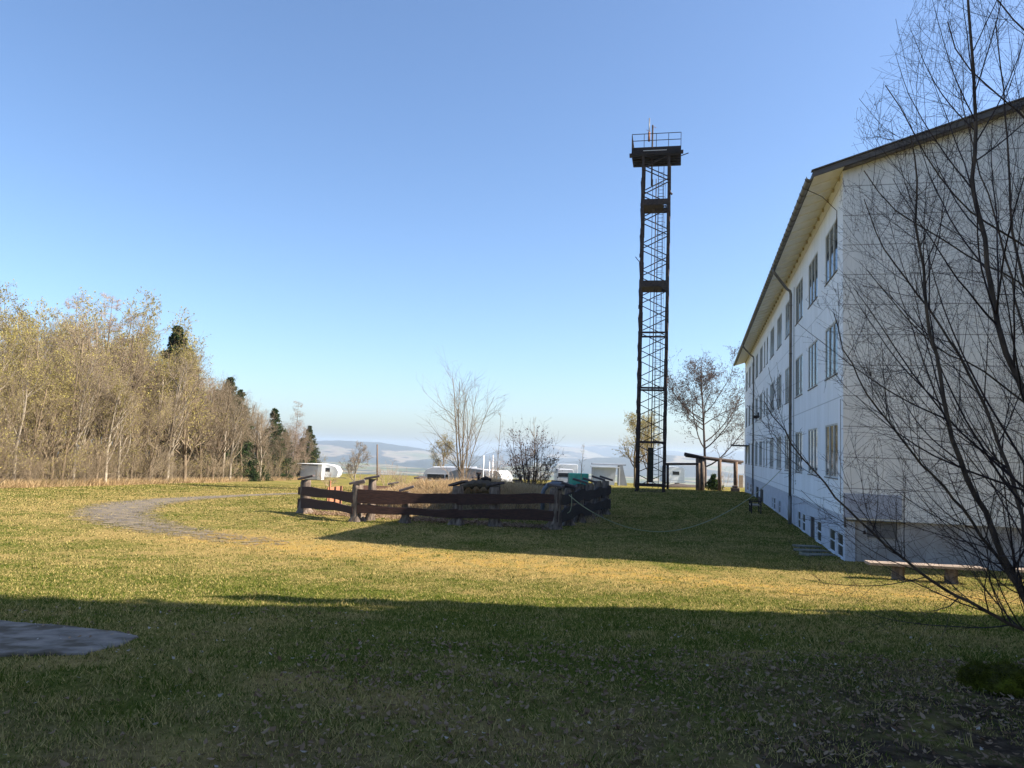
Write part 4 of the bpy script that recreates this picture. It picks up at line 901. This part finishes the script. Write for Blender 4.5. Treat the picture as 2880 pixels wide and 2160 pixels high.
# mossy stones at the right edge
def rock(px, py, s, seed, label):
    p = hit(px, py); rgk = np.random.default_rng(seed); import bmesh
    bm = bmesh.new(); bmesh.ops.create_icosphere(bm, subdivisions=4, radius=1)
    ph = rgk.random((6, 3))*6
    for v in bm.verts:
        n_ = 1.3*sum(math.sin(v.co.x*f+q[0])*math.sin(v.co.y*f+q[1])*math.sin(v.co.z*f+q[2])/f for f, q in zip((2, 3, 5, 7, 11, 17), ph))
        v.co = v.co*(1+.5*n_); v.co.x *= s[0]; v.co.y *= s[1]; v.co.z = v.co.z*s[2]
    me = bpy.data.meshes.new('mossy_stone'); bm.to_mesh(me); bm.free(); o = link('mossy_stone', me, M['stone'], smooth=True); o.location = p+Vector((0, s[1]*.6, s[2]*.45))
    rq = np.random.default_rng(seed); co = np.array([v.co[:] for v in me.vertices]); no = np.array([v.normal[:] for v in me.vertices]); m_ = 7000; vi = rq.integers(0, len(co), m_)
    c_ = co[vi]+rq.normal(size=(m_, 3))*.006; nn = no[vi]; sd2 = np.cross(nn, rq.normal(size=(m_, 3))); sd2 /= np.linalg.norm(sd2, axis=1)[:, None]; hh = (.008+.014*rq.random(m_))[:, None]
    V = np.stack([c_-sd2*.003, c_+sd2*.003, c_+(nn+rq.normal(size=(m_, 3))*.5)*hh], 1).reshape(-1, 3)
    link('moss', npmesh('moss', V, np.arange(3*m_).reshape(m_, 3), {'rnd': np.repeat(rq.random(m_), 3)}), M['mossfuzz'], o)
    return tag(o, label, 'stone', 'mossy stones at the right edge')
rock(2770, 1945, (.10, .11, .115), 1, 'smaller rounded mossy stone on the leaf litter, left of the big one')
rock(2856, 1962, (.13, .14, .13), 2, 'larger mossy stone on the leaf litter under the birch, at the right edge')
# ---------------------------------------------------------------- single trees and shrubs
def plant(fn, px, py, Yq=None, **kw):
    p = hit(px, py) if Yq is None else atY(px, py, Yq); p.z = float(T(p.x, p.y))-.03; return fn(loc=p, **kw)
# large tree right of the tower
p = hit(1983, 1369)
big = broad('bare_tree', 21, h=20.0, spread=1.12, nb=5, bud=.13, budm='leafdark', twigm='twigdark', barkm='twigdark', slim=.68, t_low=.16, wob0=.02, loc=p, label='large spreading tree with withered leaves between the tower and the white building', dens=1.25, leafaspect=1.4, r0=.24)
plant(shrub, 1302, 1352, 52, name='bare_tree', seed=8, h=8.2, stems=7, spread=.105, twigm='twig', cat='tree', dens=1.5, r=.06, label='slender vase shaped bare tree rising behind the mound')
plant(broad, 996, 1352, 68, name='bare_tree', seed=11, h=3.9, spread=1.0, nb=0, slim=1.1, t_low=.12, twigm='twig', barkm='greybark', label='small bare tree between the white caravan and the utility pole', r0=.06)
plant(broad, 1785, 1362, 88, name='willow_tree', seed=14, h=7.4, spread=1.15, nb=1, bud=.13, budm='bud', slim=.9, t_low=.3, label='pale yellow green willow just left of the lattice tower', r0=.16)
plant(broad, 1822, 1362, 92, name='willow_tree', seed=15, h=8.0, spread=.95, nb=1, bud=.14, budm='bud', slim=1.1, t_low=.2, label='yellow green bush like willow seen through the base of the tower', r0=.14)
plant(broad, 1240, 1350, 96, name='budding_tree', seed=16, h=5.8, spread=1.1, nb=1, bud=.11, budm='bud', slim=1.2, t_low=.1, twigm='greybark', label='pale green budding tree above the grey caravan', r0=.1)
plant(shrub, 1500, 1400, 40.5, name='dark_shrub', seed=3, h=3.8, stems=20, spread=.27, twigm='twigdark', budm='leafdark', nb=1, bud=.09, label='large dark many stemmed shrub at the right end of the mound', dens=1.2, r=.032)
plant(shrub, 1340, 1352, 46, name='reddish_shrub', seed=4, h=2.9, stems=20, spread=.7, twigm='twigpink', budm='budbrown', nb=1, bud=.05, label='thin reddish shrub in front of the awning tent behind the mound', dens=.9)
plant(shrub, 1385, 1352, 50, name='reddish_shrub', seed=5, h=2.5, stems=12, spread=.6, twigm='twigpink', budm='budbrown', nb=1, bud=.05, label='thin reddish shrub just left of the dark shrub, by the white poles', dens=.8)
def sapling(px, py, Yq, top, label, seed):
    p = atY(px, py, Yq); z0 = float(T(p.x, p.y)); h = atY(px, top, Yq).z-z0; rg = np.random.default_rng(seed)
    P0, R0 = trunk_poly(rg, h, .035, 9, .02, .03); P1, R1 = sprout(rg, P0, R0, 16, .35, .97, 42, 12, lambda L, t: L*.15*(1.3-t), 5, .12, .12, .5, .007)
    P2, R2 = sprout(rg, P1, R1, 3, .3, 1, 35, 12, lambda L, t: L*.4, 3, .05, .1, .6, .006)
    return tree_obj('sapling', (p.x, p.y, z0), [(P0, R0)], [6], [(P1, R1), (P2, R2)], [3, 3], [M['twig'], M['twig']], label=label, group='thin saplings beyond the fence')
sapling(1396, 1350, 55, 1159, 'tall thin bare sapling between the slender tree and the dark shrub', 1)
sapling(1633, 1362, 60, 1246, 'thin bare sapling in front of the teal covered trailer', 2)
sapling(1497, 1390, 42, 1172, 'thin upright sapling rising out of the dark shrub', 3)
plant(spruce, 2007, 1368, 79, name='small_conifer', seed=4, h=1.6, wid=.55, label='small round dark conifer right of the large tree trunk', nb=60, size=.16)
plant(shrub, 2040, 1369, 84, name='bare_shrub', seed=6, h=2.6, stems=8, spread=.6, twigm='twig', label='small bare shrub beneath the sloping beam right of the large tree')
for i, (px, h, Yq) in enumerate(((925, 1.8, 80), (1085, 2.6, 84), (1030, 1.7, 74), (1130, 1.9, 78), (1160, 1.6, 70))):
    plant(shrub, px, 1352, Yq, name='bare_shrub', seed=30+i, h=h, stems=10, spread=.7, twigm='twigpink', label=['low bare shrub right of the white caravan', 'tallest thin shrub right of the utility pole', 'low thin shrub just left of the utility pole', 'thin shrub second right of the utility pole', 'low shrub at the left end of the grey caravan'][i], group='low shrubs before the valley')
# young birch clump at the right edge, stems traced to their real distance
def stem_line(pts, Y0, Y1, base=None):
    n = len(pts); P_ = [atY(x, y, Y0+(Y1-Y0)*i/(n-1)) for i, (x, y) in enumerate(pts)]
    if base is not None: P_ = [Vector(base)]+P_
    P_ = smoothpts(P_, 6); P_ = np.array([tuple(v) for v in P_])
    s = np.concatenate([[0], np.cumsum(np.linalg.norm(np.diff(P_, axis=0), axis=1))]); t = np.linspace(0, s[-1], 28)
    return np.stack([np.interp(t, s, P_[:, i]) for i in range(3)], -1)
def birch(base, stems, label, seed, dens, mats=('birchbark', 'birchtwig')):
    rg = np.random.default_rng(seed); b = np.array(base); P0 = []; R0 = []
    for pts, Y0, Y1, r, r1 in stems:
        L_ = stem_line(pts, Y0, Y1, base)-b; P0.append(L_); R0.append(np.linspace(r*.85, r1*.8, 28)*(1+.10*rg.random(28)))
    P0 = np.array(P0); R0 = np.array(R0); P0[:, 1:-1] += rg.normal(size=P0[:, 1:-1].shape)*.006
    P1, R1 = sprout(rg, P0, R0, int(21*dens), .14, .99, 40, 11, lambda L, t: L*.30*(1.25-.85*t), 12, .05, .04, .42, .0024, bias=(-.25, -.08, .15), rlen=.0065)
    P2, R2 = sprout(rg, P1, R1, 9, .12, 1, 40, 14, lambda L, t: L*.44*(1.15-.6*t), 8, .035, .05, .5, .0015, rlen=.006)
    P3, R3 = sprout(rg, P2, R2, 3, .15, 1, 46, 16, lambda L, t: L*.42, 5, .02, .07, .7, .0012)
    def prune(P, R):
        xx, yy = proj_xy(P[:, ::2]+b); lim = np.interp(yy, [0, 300, 700, 950, 1100, 1600], [2570, 2410, 2330, 2220, 2070, 2200])
        k_ = (xx > lim).all(axis=1); return P[k_], R[k_]
    P3, R3 = prune(P3, R3); P2, R2 = prune(P2, R2); P1, R1 = prune(P1, R1)
    lv = leaves(rg, P3, R3, 2, .009, 1.8, 0, 0, .1)
    return tree_obj('birch_tree', base, [(P0, R0)], [9], [(P1, R1), (P2, R2), (P3, R3)], [5, 3, 3], [M[mats[0]], M[mats[1]]], lv, M['budbrown'], label, group='young birches at the right edge')
base = onT(4.55, 6.6, -.05); base2 = onT(5.9, 8.2, -.05)
SA = [(2935, 1780), (2880, 1680), (2853, 1624), (2818, 1565), (2775, 1448), (2731, 1380), (2710, 1300), (2672, 1211), (2643, 1054), (2611, 900), (2598, 780), (2580, 660), (2578, 500), (2560, 380)]
SB = [(2960, 1700), (2955, 1500), (2925, 1300), (2895, 1150), (2869, 1078), (2821, 967), (2804, 886), (2780, 760), (2763, 657), (2746, 592), (2732, 500), (2743, 400), (2740, 289), (2733, 135), (2722, 0), (2712, -150), (2700, -260)]
SC = [(2950, 1780), (2900, 1600), (2860, 1400), (2831, 1300), (2811, 1245), (2773, 1156), (2730, 1069), (2696, 996), (2660, 945), (2600, 850), (2545, 780), (2480, 690), (2430, 560)]
SD = [(2935, 1785), (2880, 1690), (2818, 1580), (2784, 1541), (2731, 1463), (2681, 1400), (2600, 1310), (2554, 1261), (2453, 1134), (2411, 1050), (2369, 970), (2345, 880)]
SE = [(2950, 1825), (2880, 1774), (2780, 1722), (2685, 1672), (2616, 1636), (2548, 1582), (2475, 1520), (2378, 1427), (2280, 1314), (2205, 1215), (2150, 1130)]
birch(base, [(SA, 6.5, 5.9, .034, .006), (SB, 6.6, 6.5, .04, .008), (SC, 6.7, 6.9, .026, .005), (SD, 6.4, 5.6, .02, .004), (SE, 6.4, 5.8, .02, .004)], 'leaning many stemmed young birch with bare dark twigs in front of the gable', 31, 1.25)
SG = [(3020, 1700), (2990, 1400), (2930, 1100), (2869, 900), (2845, 785), (2814, 678), (2792, 584), (2761, 500), (2735, 400), (2700, 250)]
SH = [(3040, 1700), (3010, 1400), (2950, 1060), (2900, 880), (2880, 801), (2860, 717), (2845, 625), (2836, 500), (2828, 350), (2815, 200), (2800, 60)]
SI = [(3050, 1650), (3060, 1300), (3010, 1000), (2880, 806), (2785, 753), (2725, 722), (2652, 674), (2580, 633), (2500, 575), (2430, 480)]
SJ = [(3060, 1650), (3080, 1200), (3020, 800), (2880, 690), (2807, 647), (2749, 608), (2713, 580), (2643, 500), (2600, 430), (2545, 320), (2490, 240)]
SK = [(3060, 1650), (3100, 1100), (3060, 560), (2880, 330), (2846, 301), (2800, 260), (2764, 226), (2700, 160), (2665, 60)]
SL = [(3060, 1650), (3110, 1000), (3040, 300), (2920, 130), (2880, 82), (2861, 63), (2813, 10), (2780, -80)]
SM_ = [(3060, 1650), (3060, 1400), (2980, 1230), (2880, 1130), (2760, 1040), (2640, 980), (2520, 860), (2440, 760)]
birch(base2, [(SG, 8.0, 7.6, .026, .005), (SH, 8.1, 7.8, .03, .006), (SI, 7.6, 6.6, .02, .005), (SJ, 7.8, 6.8, .024, .005), (SK, 7.9, 7.2, .026, .006), (SL, 8.0, 7.4, .03, .007), (SM_, 7.6, 6.5, .02, .004)], 'second bare birch whose branches reach in from beyond the right edge', 32, .62)

# ---------------------------------------------------------------- the wood on the left
sky_px = [(-700, 830), (0, 885), (80, 872), (150, 872), (240, 880), (340, 885), (420, 905), (460, 935), (500, 985), (540, 1020), (600, 1060), (650, 1090), (690, 1120), (740, 1165), (790, 1185), (830, 1190), (870, 1220), (895, 1290)]
base_px = [(-700, 1390), (0, 1374), (300, 1366), (500, 1360), (700, 1354), (880, 1349)]
def ip(x, tab): return float(np.interp(x, [a for a, _ in tab], [b for _, b in tab]))
G = 'bare and budding trees of the wood left of the lawn'
mk = {}
protos = []
specs = [('budding_tree', 101, 'bud', 2, .12, 1.1), ('budding_tree', 102, 'bud', 1, .11, 1.3), ('bare_tree', 103, 'budbrown', 0, .14, 1.3), ('bare_tree', 104, 'bud', 0, .12, 1.6), ('bare_tree', 105, 'budbrown', 0, .13, 1.5), ('budding_tree', 106, 'bud', 3, .12, 1.2)]
for i, (nme, sd_, bm_, nb_, bs_, slim_) in enumerate(specs):
    protos.append((broad(nme, sd_, h=12, spread=.95, nb=nb_, bud=bs_, budm=bm_, slim=slim_, t_low=.16, loc=(-40-i, 60, 0), barkm='bark' if i % 3 else 'greybark', n4=2, dens=.9), nme))
lar = larch('larch_tree', 201, 14, loc=(-50, 60, 0)); spr = spruce('spruce_tree', 202, 12, .22, loc=(-52, 60, 0), nleaf=13, size=.19, nb=240); spr2 = spruce('spruce_tree', 203, 12, .27, loc=(-52, 62, 0), nleaf=13, size=.19, nb=240)
brush = [shrub('undergrowth_shrub', 301+i, h=3.2, stems=11, spread=.6, twigm='twig', budm='bud' if i == 0 else None, nb=2 if i == 0 else 0, bud=.07, loc=(-54-i, 60, 0), r=.018) for i in range(3)]
evb = spruce('evergreen_bush', 205, 3, .62, loc=(-58, 60, 0), nb=110, size=.22, low=.0)
used = set()
def place(src, px, Yq, h, base_h, label, cat, group, rz=None, sx=1.0):
    rz = rnd.random()*6.28 if rz is None else rz
    p = atY(px, 1300, Yq); z = float(T(p.x, p.y))-.05
    o = src if src.name not in used else copy_tree(src)
    used.add(src.name); s = h/base_h
    o.location = (p.x, p.y, z); o.rotation_euler = (0, 0, rz); o.scale = (s*sx, s*sx, s)
    tag(o, label, cat, group); return o
rnd = random.Random(77)
def edgeY(px): return hit(max(px, -400), ip(px, base_px)).y
# rows: front edge and deeper rows
lab = {'budding_tree': 'tree with yellow green buds in the wood left of the lawn', 'bare_tree': 'leafless brown tree in the wood left of the lawn'}
rows_ = [(0.5, 27, .74), (4, 26, .95), (9, 24, 1.0), (16, 20, 1.0), (24, 18, .95)]
for d, n_, hf in rows_:
    for i in range(n_):
        px = -130+(1010)*(i+rnd.random()*.9)/n_
        if px > 872 or (px > 820 and d > 8): continue
        Yq = edgeY(px)+d+rnd.uniform(0, 3)*(1 if d > 1 else .4)
        zt = atY(px, ip(px, sky_px), Yq).z; p = atY(px, 1300, Yq); h = (zt-float(T(p.x, p.y)))*rnd.uniform(.88, 1.04)*(hf if d > 8 else min(1.03, hf*rnd.uniform(.8, 1.1)) if px < 470 else rnd.uniform(.92, 1.06))
        if 560 < px < 700 or px > 720: k = rnd.choice((2, 3, 4, 2, 4))
        elif 380 < px < 500 and d > 3: k = rnd.choice((5, 0, 5))
        elif px < 200: k = rnd.choice((0, 1, 3, 1, 5))
        else: k = rnd.choice((0, 1, 2, 3, 4, 5))
        sec = 'left picture edge' if px < 130 else 'left half of the wood' if px < 330 else 'tall middle of the wood' if px < 520 else 'left of the tallest spruce' if px < 640 else 'beyond the tallest spruce'
        row = {0.5: 'in front', 4: 'in the second row', 9: 'in the third row', 16: 'at the back', 24: 'farthest back'}[d]
        place(protos[k][0], px, Yq, max(h, 3.0), 12, ('tree with yellow green buds ' if 'bud' in protos[k][1] else 'leafless brown tree ')+row+', '+sec, 'tree', G, sx=rnd.uniform(.85, 1.1))
for px, top, d, l in ((185, 832, 14, 'tall bare larch top sticking out of the wood, left one of the pair'), (275, 828, 13, 'tall bare larch top sticking out of the wood, right one of the pair'), (535, 998, 6, 'bare pinkish larch just left of the tall dark spruce'), (575, 1062, 9, 'bare larch behind the tall dark spruce'), (828, 1128, 3, 'slim bare larch near the right end of the wood'), (350, 880, 9, 'bare larch behind the yellow budding trees')):
    Yq = edgeY(px)+d; p = atY(px, 1300, Yq); place(lar, px, Yq, atY(px, top, Yq).z-float(T(p.x, p.y)), 14, l, 'larch', 'larches in the wood')
for k, (px, top, d, sx, l) in enumerate(((472, 925, 12, 1.0, 'dark spruce top behind the yellow budding trees'), (516, 985, 12, .9, 'second dark spruce top behind the yellow budding trees'), (636, 1066, 8, 1.1, 'tallest dark spruce standing clear of the wood'), (660, 1098, 12, 1.0, 'dark spruce close behind the tallest one'), (600, 1100, 10, .9, 'dark spruce on the left shoulder of the tallest one'), (762, 1150, 7, 1.0, 'dark spruce among bare trees, left of the slim larch'), (866, 1200, 2.5, 1.15, 'dark spruce at the right end of the wood beside the caravan'), (848, 1232, 5, 1.1, 'lower dark spruce left of the end one'), (885, 1270, 9, 1.1, 'lowest dark spruce at the right tip of the wood'), (800, 1215, 9, 1.2, 'broad dark spruce below the slim larch'))):
    Yq = edgeY(px)+d; p = atY(px, 1300, Yq); place((spr, spr2)[k % 2], px, Yq, (atY(px, top, Yq).z-float(T(p.x, p.y)))*1.02, 12, l, 'spruce', 'dark spruces in the wood', sx=sx*1.25)
n_ = 130
for i in range(n_):
    px = -120+990*((i*.618034) % 1); dd = rnd.uniform(0, 3.5) if i < 56 else rnd.uniform(4, 22); Yq = edgeY(px)+dd; k = rnd.choice((0, 1, 2))
    if px > 800 and dd > 8: continue
    place(brush[k], px, Yq, rnd.uniform(2.0, 4.4), 3.2, 'bare undergrowth shrub at the foot of the wood, '+('near the left picture edge' if px < 120 else 'left of the tall yellow trees' if px < 320 else 'below the tall yellow trees' if px < 520 else 'near the leaning pole' if px < 690 else 'by the evergreen bushes'), 'shrub', 'undergrowth along the wood')
for px, h, l in ((700, 2.3, 'dark evergreen bush at the foot of the wood, left of the picnic table'), (742, 1.7, 'smaller evergreen bush at the foot of the wood beside the picnic table')):
    Yq = edgeY(px)+1; place(evb, px, Yq, h, 3, l, 'bush', 'evergreen bushes at the wood edge')

# ---------------------------------------------------------------- conifers beyond the right edge and behind, which shade the foreground
sp_sh = spruce('shade_spruce', 401, 20, .17, loc=(16, 7.4, 1), nleaf=5, mat='needle2', nb=190, size=.75, low=.05)
sp_sh.name = 'spruce_tree'; cnt = 0
for x, y, h, sx in ((13.6, 9.8, 8, 1.0), (16.5, 6.4, 20, .95), (20.5, 9.7, 12, .9), (24.5, 6.3, 22, 1.0), (30, 9.3, 19, .9), (35, 6.6, 23, 1.0), (42, 8.0, 20, 1.0), (14.5, 4.2, 17, 1.0), (19.5, 4.0, 22, 1.0), (26, 3.6, 22, 1.05), (32, 3.8, 23, 1.0), (13.5, 11.2, 7, 1.0), (16.0, 9.2, 15, .75), (12, 1.6, 17, 1.1), (17, .6, 21, 1.1), (23.5, 2.0, 20, 1.0), (30, 0.8, 22, 1.0), (13.5, -3.0, 18, 1.0), (21, -3.5, 21, 1.1), (13, -8, 21, 1.1), (27, -3.2, 22, 1.1), (36, .4, 22, 1.1)):
    o = sp_sh if cnt == 0 else copy_tree(sp_sh); cnt += 1
    s = h/20; o.location = onT(x, y, -.1); o.scale = (s*sx*1.15, s*sx*1.15, s); o.rotation_euler = (0, 0, cnt*1.3)
    tag(o, 'tall conifer beyond the right edge of the picture' if x > 10 and y > -3 else 'tall conifer behind the camera', 'conifer', 'conifers beside the lawn, outside the picture')

# ---------------------------------------------------------------- grass and leaf litter
rg = np.random.default_rng(11)
def blades(n, rmin, rmax, a0, a1, hfun, wfun, power=2.0):
    u = rg.random(n); r = (rmin**(2-power)+u*(rmax**(2-power)-rmin**(2-power)))**(1/(2-power)) if power != 2 else rmin*(rmax/rmin)**u
    a = np.radians(a0+(a1-a0)*rg.random(n)); return r*np.sin(a), r*np.cos(a), r
def blade_mesh(name, x, y, z, h, w, mat, dry, extra_lean=.55, kind='stuff', label=None, cat=None):
    n = len(x); a = rg.random(n)*6.283; l = rg.normal(size=(n, 2))*extra_lean*h[:, None]
    c = np.stack([x, y, z], -1); s = np.stack([np.cos(a)*w/2, np.sin(a)*w/2, 0*a], -1); t = c+np.stack([l[:, 0], l[:, 1], h], -1)
    V = np.stack([c-s, c+s, t], 1).reshape(-1, 3); me = npmesh(name, V, np.arange(3*n).reshape(n, 3), {'rnd': np.repeat(rg.random(n), 3), 'dry': np.repeat(dry, 3)})
    o = link(name, me, mat); return tag(o, label, cat, None, kind)
def inslab(x, y):
    ins = np.zeros(len(x), bool); P_ = [(p.x, p.y) for p in sl]; j = len(P_)-1
    for i in range(len(P_)):
        xi, yi = P_[i]; xj, yj = P_[j]; c = ((yi > y) != (yj > y)) & (x < (xj-xi)*(y-yi)/(yj-yi+1e-12)+xi); ins ^= c; j = i
    return ins
x, y, r = blades(900000, 3.0, 80, -41, 41, None, None, 1.35)
keep = ~inslab(x, y) & (rg.random(len(x)) > .75*np.exp(-(dist_line(x, y, PATH)/1.3)**2)) & (rg.random(len(x)) > .45*np.exp(-(dist_line(x, y, MOSS)/1.6)**2))
# keep grass out of the building
ca, sa = math.cos(-BR), math.sin(-BR); lx = (x-10.12)*ca-(y-23.7)*sa; ly = (x-10.12)*sa+(y-23.7)*ca
keep &= ~((lx > -.05) & (ly > -.02))
bare = (.8*sm(7.2, 4.8, y)*sm(-.5, 3.5, x)+.45*sm(5.8, 3.6, y))*(.35+.65*(np.sin(x*2.3+1.4*np.sin(y*1.9))*np.sin(y*2.9+x) > -.35)); keep &= rg.random(len(x)) > bare
x, y, r = x[keep], y[keep], r[keep]
clump = .5+.5*np.sin(x*3.1+np.sin(y*2.7)*2)*np.sin(y*3.7+np.sin(x*2.2)*2)
h = (.014+.022*rg.random(len(x))**2+.045*clump**5*rg.random(len(x)))*(1+.010*r); w = .0032+.0010*r
blade_mesh('grass', x, y, T(x, y)-.004+lumps(x, y)*sm(60, 20, r), h, w, M['blade'], dry_and_shade(x, y)+.06*rg.normal(size=len(x)), label='short lawn grass, green and straw coloured', cat='grass')
# taller tufts in the shaded foreground
nt_ = 2600; tx = rg.uniform(-11, 7, nt_); ty = 3.2+14*rg.random(nt_)**1.2; x = np.repeat(tx, 16)+.028*rg.normal(size=nt_*16); y = np.repeat(ty, 16)+.028*rg.normal(size=nt_*16)
k_ = ~inslab(x, y); x, y = x[k_], y[k_]; hh = (.03+.055*rg.random(nt_)**2); h = (np.repeat(hh, 16)[k_])*(.5+.7*rg.random(len(x)))
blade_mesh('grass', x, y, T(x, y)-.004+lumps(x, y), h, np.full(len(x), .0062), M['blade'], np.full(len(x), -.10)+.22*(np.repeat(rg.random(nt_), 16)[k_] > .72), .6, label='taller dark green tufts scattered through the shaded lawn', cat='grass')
# dry grass on the mound and at its foot
n = 80000; x = cx.x+(rg.random(n)-.5)*11.6; y = cx.y+(rg.random(n)-.5)*8.2; mh = mound_h(x, y); k_ = (mh > .03) | (rg.random(n) < .3)
x, y, mh = x[k_], y[k_], mh[k_]; h = .10+.30*rg.random(len(x))**2
blade_mesh('dry_grass', x, y, T(x, y)+mh-.05, h, np.full(len(x), .022), M['dryblade'], .22*rg.random(len(x))-.1*(mh < .4), .7, label='dry straw coloured grass covering the fenced mound', cat='grass')
# longer dry grass along the wood edge and the far lawn edge
n = 26000; px = rg.uniform(-60, 900, n); xs = []; ys = []
tab = [(p, hit(p, ip(p, base_px))) for p in range(-60, 921, 20)]
X0 = np.interp(px, [t[0] for t in tab], [t[1].x for t in tab]); Y0 = np.interp(px, [t[0] for t in tab], [t[1].y for t in tab])
q = rg.random(n)*3.0-.2; f_ = 1+q/np.hypot(X0, Y0); x, y = X0*f_, Y0*f_
blade_mesh('dry_grass', x, y, T(x, y), .15+.5*rg.random(n)**2, np.full(n, .05), M['dryblade'], .15*rg.random(n), .5, label='long dry grass along the foot of the wood', cat='grass')
# leaf litter
def litter(name, n, mat, size, xr, yr, label, pw=1.0, curl=.3):
    x = xr[0]+(xr[1]-xr[0])*rg.random(n)**pw; y = yr[0]+(yr[1]-yr[0])*rg.random(n)
    k_ = (np.abs(x) < y*.75+.8); x, y = x[k_], y[k_]; n = len(x)
    z = T(x, y)+lumps(x, y)+.012+.02*rg.random(n); a = rg.random(n)*6.28; s = size*(.5+.9*rg.random(n)); e = rg.normal(size=(n, 2))*curl
    ca_, sa_ = np.cos(a), np.sin(a); c = np.stack([x, y, z], -1)
    ax = np.stack([ca_, sa_, e[:, 0]], -1)*s[:, None]; sd_ = np.stack([-sa_, ca_, e[:, 1]], -1)*(s*.55)[:, None]; up = np.array([0, 0, 1.])*(s*.25*rg.random(n))[:, None]
    V = np.stack([c-ax*.5+up, c-ax*.15+sd_*.5, c+ax*.2+sd_*.42, c+ax*.5+up, c+ax*.2-sd_*.42-up*.2, c-ax*.15-sd_*.5], 1).reshape(-1, 3)
    me = npmesh(name, V, np.arange(6*n).reshape(n, 6), {'rnd': np.repeat(rg.random(n), 6)}); return tag(link(name, me, mat), label, 'leaves', None, 'stuff')
litter('leaf_litter', 8000, M['leafbrown'], .034, (4.8, -1.5), (3.0, 7.0), 'brown dead leaves scattered under the birch', 2.0)
litter('leaf_litter', 750, M['leafpale'], .026, (4.8, -5.5), (3.0, 9.0), 'pale dead leaves and bark bits scattered in the shaded grass', 1.2)
litter('leaf_litter', 500, M['leafbrown'], .04, (5, -5), (3.0, 9.5), 'single brown leaves scattered over the shaded grass')

# dead leaves and bits at the foot of the fence
n = 2600; t_ = rg.random(n); A_ = np.array(fp[0])[:2]; B_ = np.array(fp[5])[:2]; x = A_[0]+(B_[0]-A_[0])*t_+.1*rg.normal(size=n); y = A_[1]+(B_[1]-A_[1])*t_+.35+.45*rg.normal(size=n)
z = T(x, y)+np.maximum(mound_h(x, y)-.03, 0)+.04; s_ = .03+.05*rg.random(n); e_ = rg.normal(size=(n, 3))*.5
V = np.stack([np.stack([x, y, z], -1)+np.stack([np.cos(a_+e_[:, 0])*s_, np.sin(a_+e_[:, 1])*s_, e_[:, 2]*s_*.8*k_], -1) for a_, k_ in ((0, 1), (1.57, -1), (3.14, 1), (4.71, -1))], 1).reshape(-1, 3)
tag(link('leaf_litter', npmesh('leaf_litter', V, np.arange(4*n).reshape(n, 4), {'rnd': np.repeat(rg.random(n), 4)}), M['leafbrown']), 'dead leaves and bark bits along the foot of the plank fence', 'leaves', None, 'stuff')

# ---------------------------------------------------------------- haze
hb_ = MB().box(-12800, -12800, -400, 12800, 12800, 75).build('haze', None); me = hb_.data
hm = bpy.data.materials.new('haze'); hm.use_nodes = True; hn = hm.node_tree; hn.nodes.remove(hn.nodes['Principled BSDF'])
pvn = hn.nodes.new('ShaderNodeVolumePrincipled'); pvn.inputs['Color'].default_value = (0.68, 0.83, 1.0, 1); pvn.inputs['Density'].default_value = 0.000105; pvn.inputs['Anisotropy'].default_value = 0.2
hn.links.new(pvn.outputs[0], hn.nodes['Material Output'].inputs['Volume']); me.materials.append(hm)
tag(hb_, kind='stuff'); hb_['label'] = 'pale blue haze over the valley'; hb_['category'] = 'haze'
